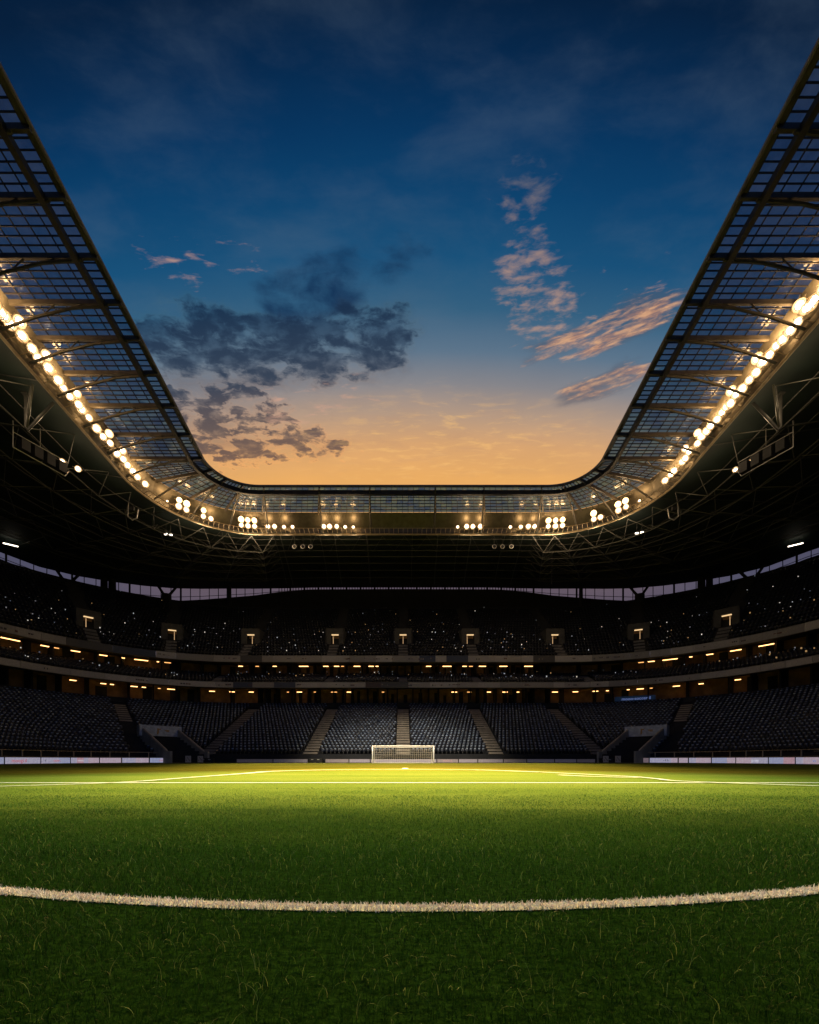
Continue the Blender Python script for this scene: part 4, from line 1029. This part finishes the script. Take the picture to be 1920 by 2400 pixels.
for loc, n in SPILL_POINTS:  # points added under the deck, without fittings, brightening the trusses
    l = bpy.data.lights.new('added_spill', 'POINT'); l.energy = (14 if abs(loc[0]) > 31 else 120) * n; l.color = (1.0, 0.72, 0.42); l.shadow_soft_size = 0.35
    ob = bpy.data.objects.new('added_spill', l); COL.objects.link(ob); ob.location = loc
sun = bpy.data.lights.new('sun', 'SUN'); sun.energy = 0.02; sun.angle = math.radians(10); sun.color = (1, 0.7, 0.45)
so = bpy.data.objects.new('sun', sun); COL.objects.link(so); so.rotation_euler = (math.radians(-88), 0, math.radians(0))

# ------------------------------------------------------------------ dusk sky
w = bpy.data.worlds.new('World'); scene.world = w; w.use_nodes = True
nt = w.node_tree; N = nt.nodes; L = nt.links; N.clear()
out = N.new('ShaderNodeOutputWorld'); bg = N.new('ShaderNodeBackground'); L.new(bg.outputs[0], out.inputs['Surface'])
tc = N.new('ShaderNodeTexCoord'); sx = N.new('ShaderNodeSeparateXYZ'); L.new(tc.outputs['Generated'], sx.inputs[0])
def mth(op, a, b=None, c=None, clamp=False):
    n = N.new('ShaderNodeMath'); n.operation = op; n.use_clamp = clamp
    for k, v in enumerate((a, b, c)):
        if v is None: continue
        if isinstance(v, (int, float)): n.inputs[k].default_value = v
        else: L.new(v, n.inputs[k])
    return n.outputs[0]
def mixc(f, a, b, mode='MIX'):
    n = N.new('ShaderNodeMix'); n.data_type = 'RGBA'; n.blend_type = mode
    for k, v in ((0, f), (6, a), (7, b)):
        if isinstance(v, (int, float)): n.inputs[k].default_value = v
        elif isinstance(v, tuple): n.inputs[k].default_value = v
        else: L.new(v, n.inputs[k])
    return n.outputs[2]
X, Yd, Z = sx.outputs
yy = mth('MAXIMUM', Yd, 0.12)
u = mth('DIVIDE', X, yy)                 # azimuth tangent around the sunset
v = mth('DIVIDE', Z, yy)                 # height tangent above the sunset horizon
v0 = mth('MULTIPLY_ADD', mth('MULTIPLY', u, u), 0.10, v)     # glow fades to the sides
ramp = N.new('ShaderNodeValToRGB'); cr = ramp.color_ramp
stops = [(0.0, (58, 52, 60)), (0.36, (112, 104, 122)), (0.46, (140, 120, 124)), (0.55, (222, 165, 104)), (0.66, (234, 172, 98)), (0.74, (216, 164, 112)), (0.81, (180, 152, 130)), (0.88, (136, 134, 138)), (0.96, (92, 116, 138)), (1.06, (50, 95, 127)),
         (1.18, (21, 79, 120)), (1.33, (8, 65, 108)), (1.48, (3, 52, 94)), (1.63, (2, 40, 77)), (1.8, (2, 29, 59)), (2.4, (3, 17, 38))]
vm = mth('DIVIDE', v0, 2.4, clamp=True)
while len(cr.elements) < len(stops): cr.elements.new(0.5)
for e, (p, c) in zip(cr.elements, stops): e.position = p / 2.4; e.color = lin(*c)
L.new(vm, ramp.inputs['Fac']); sky = ramp.outputs['Color']
east = N.new('ShaderNodeMapRange'); east.interpolation_type = 'SMOOTHSTEP'; east.inputs['From Min'].default_value = 0.15; east.inputs['From Max'].default_value = -0.5; L.new(Yd, east.inputs['Value'])
sky = mixc(east.outputs[0], sky, lin(48, 76, 126))     # paler eastern sky opposite the sunset
# cloud layer coordinates (a flat layer overhead seen in perspective)
zz = mth('MAXIMUM', Z, 0.05)
cx = mth('DIVIDE', X, zz); cy = mth('DIVIDE', Yd, zz)
def comb(a, b, c=0.0):
    n = N.new('ShaderNodeCombineXYZ')
    for k, q in enumerate((a, b, c)):
        if isinstance(q, (int, float)): n.inputs[k].default_value = q
        else: L.new(q, n.inputs[k])
    return n.outputs[0]
def noise(vec, scale, detail=8, rough=0.6, dist=0.0):
    n = N.new('ShaderNodeTexNoise'); n.inputs['Scale'].default_value = scale; n.inputs['Detail'].default_value = detail; n.inputs['Roughness'].default_value = rough; n.inputs['Distortion'].default_value = dist
    L.new(vec, n.inputs['Vector']); return n.outputs['Fac']
def puffs(vec, scale, rnd=1.0):
    n = N.new('ShaderNodeTexVoronoi'); n.feature = 'SMOOTH_F1'; n.inputs['Scale'].default_value = scale; n.inputs['Smoothness'].default_value = 0.6; n.inputs['Randomness'].default_value = rnd
    n.inputs['Detail'].default_value = 2.0; n.inputs['Roughness'].default_value = 0.5; n.normalize = True
    L.new(vec, n.inputs['Vector']); return mth('SUBTRACT', 1.0, n.outputs['Distance'])
def blob(u0, v0_, ru, rv, rot=0.0):
    du = mth('SUBTRACT', u, u0); dv = mth('SUBTRACT', v, v0_); c, s = math.cos(rot), math.sin(rot)
    a = mth('DIVIDE', mth('ADD', mth('MULTIPLY', du, c), mth('MULTIPLY', dv, s)), ru); b = mth('DIVIDE', mth('SUBTRACT', mth('MULTIPLY', dv, c), mth('MULTIPLY', du, s)), rv)
    d = mth('SQRT', mth('ADD', mth('MULTIPLY', a, a), mth('MULTIPLY', b, b)))
    r = N.new('ShaderNodeMapRange'); r.interpolation_type = 'SMOOTHSTEP'; r.inputs['From Min'].default_value = 1.0; r.inputs['From Max'].default_value = 0.0; L.new(d, r.inputs['Value'])
    return r.outputs[0]
def sstep(x, a, b):
    r = N.new('ShaderNodeMapRange'); r.interpolation_type = 'SMOOTHSTEP'; r.inputs['From Min'].default_value = a; r.inputs['From Max'].default_value = b; L.new(x, r.inputs['Value']); return r.outputs[0]
def summ(*a):
    r = a[0]
    for q in a[1:]: r = mth('ADD', r, q)
    return r
def times(a, k): return mth('MULTIPLY', a, k)
# warp so that no cloud has a smooth outline
def warp(vec, scale, amt):
    wn = N.new('ShaderNodeTexNoise'); wn.inputs['Scale'].default_value = scale; wn.inputs['Detail'].default_value = 5; L.new(vec, wn.inputs['Vector'])
    wv = N.new('ShaderNodeVectorMath'); wv.operation = 'MULTIPLY_ADD'; L.new(wn.outputs['Color'], wv.inputs[0]); wv.inputs[1].default_value = (amt, amt, 0.0); L.new(vec, wv.inputs[2])
    return wv.outputs[0]
def stretch(x, a=0.32, b=0.68):
    r = N.new('ShaderNodeMapRange'); r.clamp = False; r.inputs['From Min'].default_value = a; r.inputs['From Max'].default_value = b; L.new(x, r.inputs['Value']); return r.outputs[0]
def fbm(vec, scale, detail=6, rough=0.58): return stretch(noise(vec, scale, detail, rough))
def dens(nmix, mask, cover, soft, k=0.8):
    m1 = times(mth('SUBTRACT', mth('MINIMUM', mask, 1.0), 1.0), k)
    return sstep(mth('ADD', nmix, m1), 1 - cover, 1 - cover + soft)
base = comb(cx, times(cy, 1.5))
cv = warp(base, 9.0, 0.06)
nA = fbm(cv, 6.5); nB = fbm(cv, 14.0); nC = fbm(cv, 30.0, 7)
shade = fbm(warp(base, 7, .08), 16.0, 6)
veil = times(sstep(fbm(warp(comb(cx, times(cy, 2.2)), 3.0, 0.15), 3.6, 7), 0.25, 1.3), sstep(v, 0.85, 1.05))
sky = mixc(times(veil, 0.22), sky, lin(92, 112, 132))
# soft dark high bank
mB = summ(blob(-0.15, 1.12, 0.34, 0.14, 0.30), times(blob(-0.26, 1.10, 0.26, 0.12, .1), 0.6), times(blob(-0.06, 1.19, 0.3, 0.12), 0.5), times(blob(-0.28, 1.28, 0.30, 0.12), 0.35), times(blob(-0.22, 1.06, 0.14, 0.09), 0.5))
dB = times(dens(summ(times(nA, 0.62), times(nB, 0.28), times(nC, 0.10)), mB, 0.92, 0.75, 1.0), 0.95)
sky = mixc(dB, sky, mixc(shade, lin(4, 36, 74), lin(28, 62, 96)))
# dark cumulus, left: a bank and many loose puffs below it
mA = summ(blob(-0.50, 0.98, 0.38, 0.20, -0.35), times(blob(-0.48, 1.0, 0.22, 0.13), 0.6), times(blob(-0.22, 0.97, 0.34, 0.14, -0.1), 0.9), times(blob(-0.05, 1.01, 0.28, 0.15), 0.75), times(blob(-0.14, 0.91, 0.26, 0.10), 0.5))
mL = summ(blob(-0.42, 0.85, 0.28, 0.13), blob(-0.36, 0.765, 0.42, 0.12, -0.08), times(blob(-0.52, 0.74, 0.36, 0.20), 1.0), times(blob(-0.22, 0.735, 0.24, 0.06), 0.55), times(blob(-0.10, 0.90, 0.24, 0.08, -.2), 0.5))
soft = dens(summ(times(nA, 0.75), times(nB, 0.25)), summ(mA, times(mL, 0.6)), 1.0, 1.0, 0.8)
sky = mixc(times(soft, 0.5), sky, mixc(sstep(v, 0.75, 1.0), lin(128, 104, 92), lin(52, 74, 98)))
ddA = dens(summ(times(nA, 0.52), times(nB, 0.30), times(nC, 0.18)), mA, 0.74, 0.26)
ddL = dens(summ(times(nB, 0.62), times(nC, 0.26), times(nA, 0.12)), mL, 0.63, 0.22)
dd = mth('MAXIMUM', ddA, ddL)
cramp = N.new('ShaderNodeValToRGB'); ce = cramp.color_ramp.elements; ce[0].position = 0.64 / 2.4; ce[0].color = lin(124, 90, 72); ce[1].position = 1.08 / 2.4; ce[1].color = lin(20, 44, 72)
e2 = cramp.color_ramp.elements.new(0.78 / 2.4); e2.color = lin(98, 84, 82); e3 = cramp.color_ramp.elements.new(0.90 / 2.4); e3.color = lin(46, 60, 80); L.new(vm, cramp.inputs['Fac'])
cl_col = mixc(times(sstep(shade, 0.3, 1.0), 0.5), cramp.outputs['Color'], sky)
rimA = dens(summ(times(nA, 0.52), times(nB, 0.30), times(nC, 0.18)), mA, 0.84, 0.24); rimL = dens(summ(times(nB, 0.62), times(nC, 0.26), times(nA, 0.12)), mL, 0.73, 0.2)
rim = times(times(mth('MAXIMUM', rimA, rimL), mth('SUBTRACT', 1.0, dd)), 0.55)
sky = mixc(rim, sky, mixc(1.0, sky, (1.35, 1.16, 1.0, 1), 'MULTIPLY'))
sky = mixc(times(dd, 0.92), sky, cl_col)
# peach altocumulus flecks on the right
cv2 = warp(comb(mth('MULTIPLY_ADD', cy, 0.45, cx), times(cy, 2.1)), 12.0, 0.05)
n3 = fbm(cv2, 8.0); n4 = fbm(cv2, 24.0, 8); p3 = stretch(puffs(cv2, 26.0), 0.35, 0.85)
mP = summ(times(blob(0.29, 1.13, 0.15, 0.26, 0.1), 1.0), times(blob(0.36, 1.03, 0.28, 0.15, -0.5), 1.0), times(blob(0.31, 1.36, 0.17, 0.22), 0.85), times(blob(0.42, 1.56, 0.16, 0.13), 0.62), times(blob(0.55, 1.18, 0.34, 0.15, .3), 0.66), times(blob(0.20, 1.32, 0.2, 0.12), 0.4))
dp = dens(summ(times(n3, 0.34), times(n4, 0.46), times(p3, 0.20)), mP, 0.60, 0.52, 0.7)
sky = mixc(times(dp, 0.66), sky, mixc(sstep(v, 0.98, 1.45), lin(216, 166, 132), lin(96, 104, 118)))
# streaky orange-lit banks, right
cv3 = warp(comb(mth('MULTIPLY_ADD', v, 0.35, u), times(mth('MULTIPLY_ADD', u, -0.34, v), 4.0)), 9.0, 0.07)
n5 = fbm(cv3, 8.0); n6 = fbm(cv3, 22.0, 8); n7 = fbm(cv3, 4.5)
mS = summ(blob(0.47, 0.995, 0.36, 0.07, 0.33), times(blob(0.60, 1.08, 0.32, 0.10, 0.4), 0.85), times(blob(0.50, 0.905, 0.34, 0.055, 0.28), 1.0), times(blob(0.44, 0.855, 0.26, 0.05, 0.3), 0.65), times(blob(0.36, 0.97, 0.26, 0.07, 0.0), 0.6))
dark5 = times(dens(summ(times(n7, 0.7), times(n5, 0.3)), mS, 0.95, 0.7, 0.9), 0.62)
sky = mixc(dark5, sky, lin(78, 84, 100))
dl = dens(summ(times(n5, 0.62), times(n6, 0.38)), mS, 0.74, 0.62, 0.8)
sky = mixc(times(dl, 0.74), sky, mixc(sstep(n6, 0.2, 0.9), lin(188, 134, 106), lin(234, 176, 128)))
# faint peach wisps upper left, bright flecks low over the far stand
mW = summ(times(blob(-0.50, 1.17, 0.34, 0.14, 0.0), 1.0), times(blob(-0.16, 0.86, 0.30, 0.10, 0.1), 1.0), times(blob(-0.30, 0.80, 0.26, 0.10), 0.7))
dw = dens(fbm(warp(comb(cx, times(cy, 3.0)), 9, .05), 13.0), mW, 0.52, 0.7, 0.7)
sky = mixc(times(dw, 0.7), sky, lin(210, 162, 138))
mG = mth('MINIMUM', summ(blob(0.15, 0.73, 0.55, 0.14, 0.05), times(blob(0.05, 0.78, 0.4, 0.14), 0.6)), 1.0)
gv = warp(comb(mth('MULTIPLY_ADD', cy, 0.3, cx), times(cy, 3.4)), 6.0, 0.10); ng = fbm(gv, 13.0, 8)
sky = mixc(times(times(sstep(ng, 0.45, 1.1), mG), 0.40), sky, lin(255, 200, 120))
sky = mixc(times(times(sstep(fbm(gv, 6.0), 0.55, -0.1), mG), 0.28), sky, lin(188, 144, 114))
# broad uneven tone so the clear sky is not a perfect gradient
bt = noise(base, 2.2, 5, 0.55)
sky = mixc(1.0, sky, mixc(bt, (0.86, 0.88, 0.92, 1), (1.14, 1.12, 1.08, 1)), 'MULTIPLY')
side_h = times(sstep(mth('ABSOLUTE', u), 0.42, 0.8), sstep(v, 0.72, 0.50))
sky = mixc(side_h, sky, lin(104, 104, 126))     # greyer horizon away from the sunset
# physical dusk sky mixed in faintly
nis = N.new('ShaderNodeTexSky'); nis.sky_type = 'NISHITA'; nis.sun_disc = False; nis.sun_elevation = math.radians(2); nis.sun_rotation = math.radians(0)
sc_ = mixc(1.0, nis.outputs[0], (0.004, 0.004, 0.004, 1), 'MULTIPLY')
sky = mixc(1.0, sky, sc_, 'ADD')
w.cycles.sampling_method = 'NONE'
L.new(sky, bg.inputs['Color']); bg.inputs['Strength'].default_value = 1.0

# ------------------------------------------------------------------ render look
scene.view_settings.view_transform = 'Standard'; scene.view_settings.look = 'None'; scene.view_settings.exposure = 0; scene.view_settings.gamma = 1
scene.render.engine = 'CYCLES'
scene.cycles.max_bounces = 6; scene.cycles.transparent_max_bounces = 16; scene.cycles.sample_clamp_indirect = 4.0
scene.cycles.use_denoising = True

# ------------------------------------------------------------------ evening haze, lit by the lamps
HAZE = 0.0
if HAZE:
    m = bpy.data.materials.new('evening_haze'); m.use_nodes = True; n_ = m.node_tree; n_.nodes.clear()
    mo = n_.nodes.new('ShaderNodeOutputMaterial'); pv = n_.nodes.new('ShaderNodeVolumePrincipled'); n_.links.new(pv.outputs[0], mo.inputs['Volume'])
    pv.inputs['Color'].default_value = (0.8, 0.8, 0.8, 1); pv.inputs['Density'].default_value = HAZE; pv.inputs['Anisotropy'].default_value = 0.6
    mb = MB(); mb.hexa([(-130, -45, -1.1), (130, -45, -1.1), (130, 150, -1.1), (-130, 150, -1.1), (-130, -45, 44), (130, -45, 44), (130, 150, 44), (-130, 150, 44)])
    tag(mb.build('haze', m), 'thin evening haze glowing round the floodlights', kind='stuff')
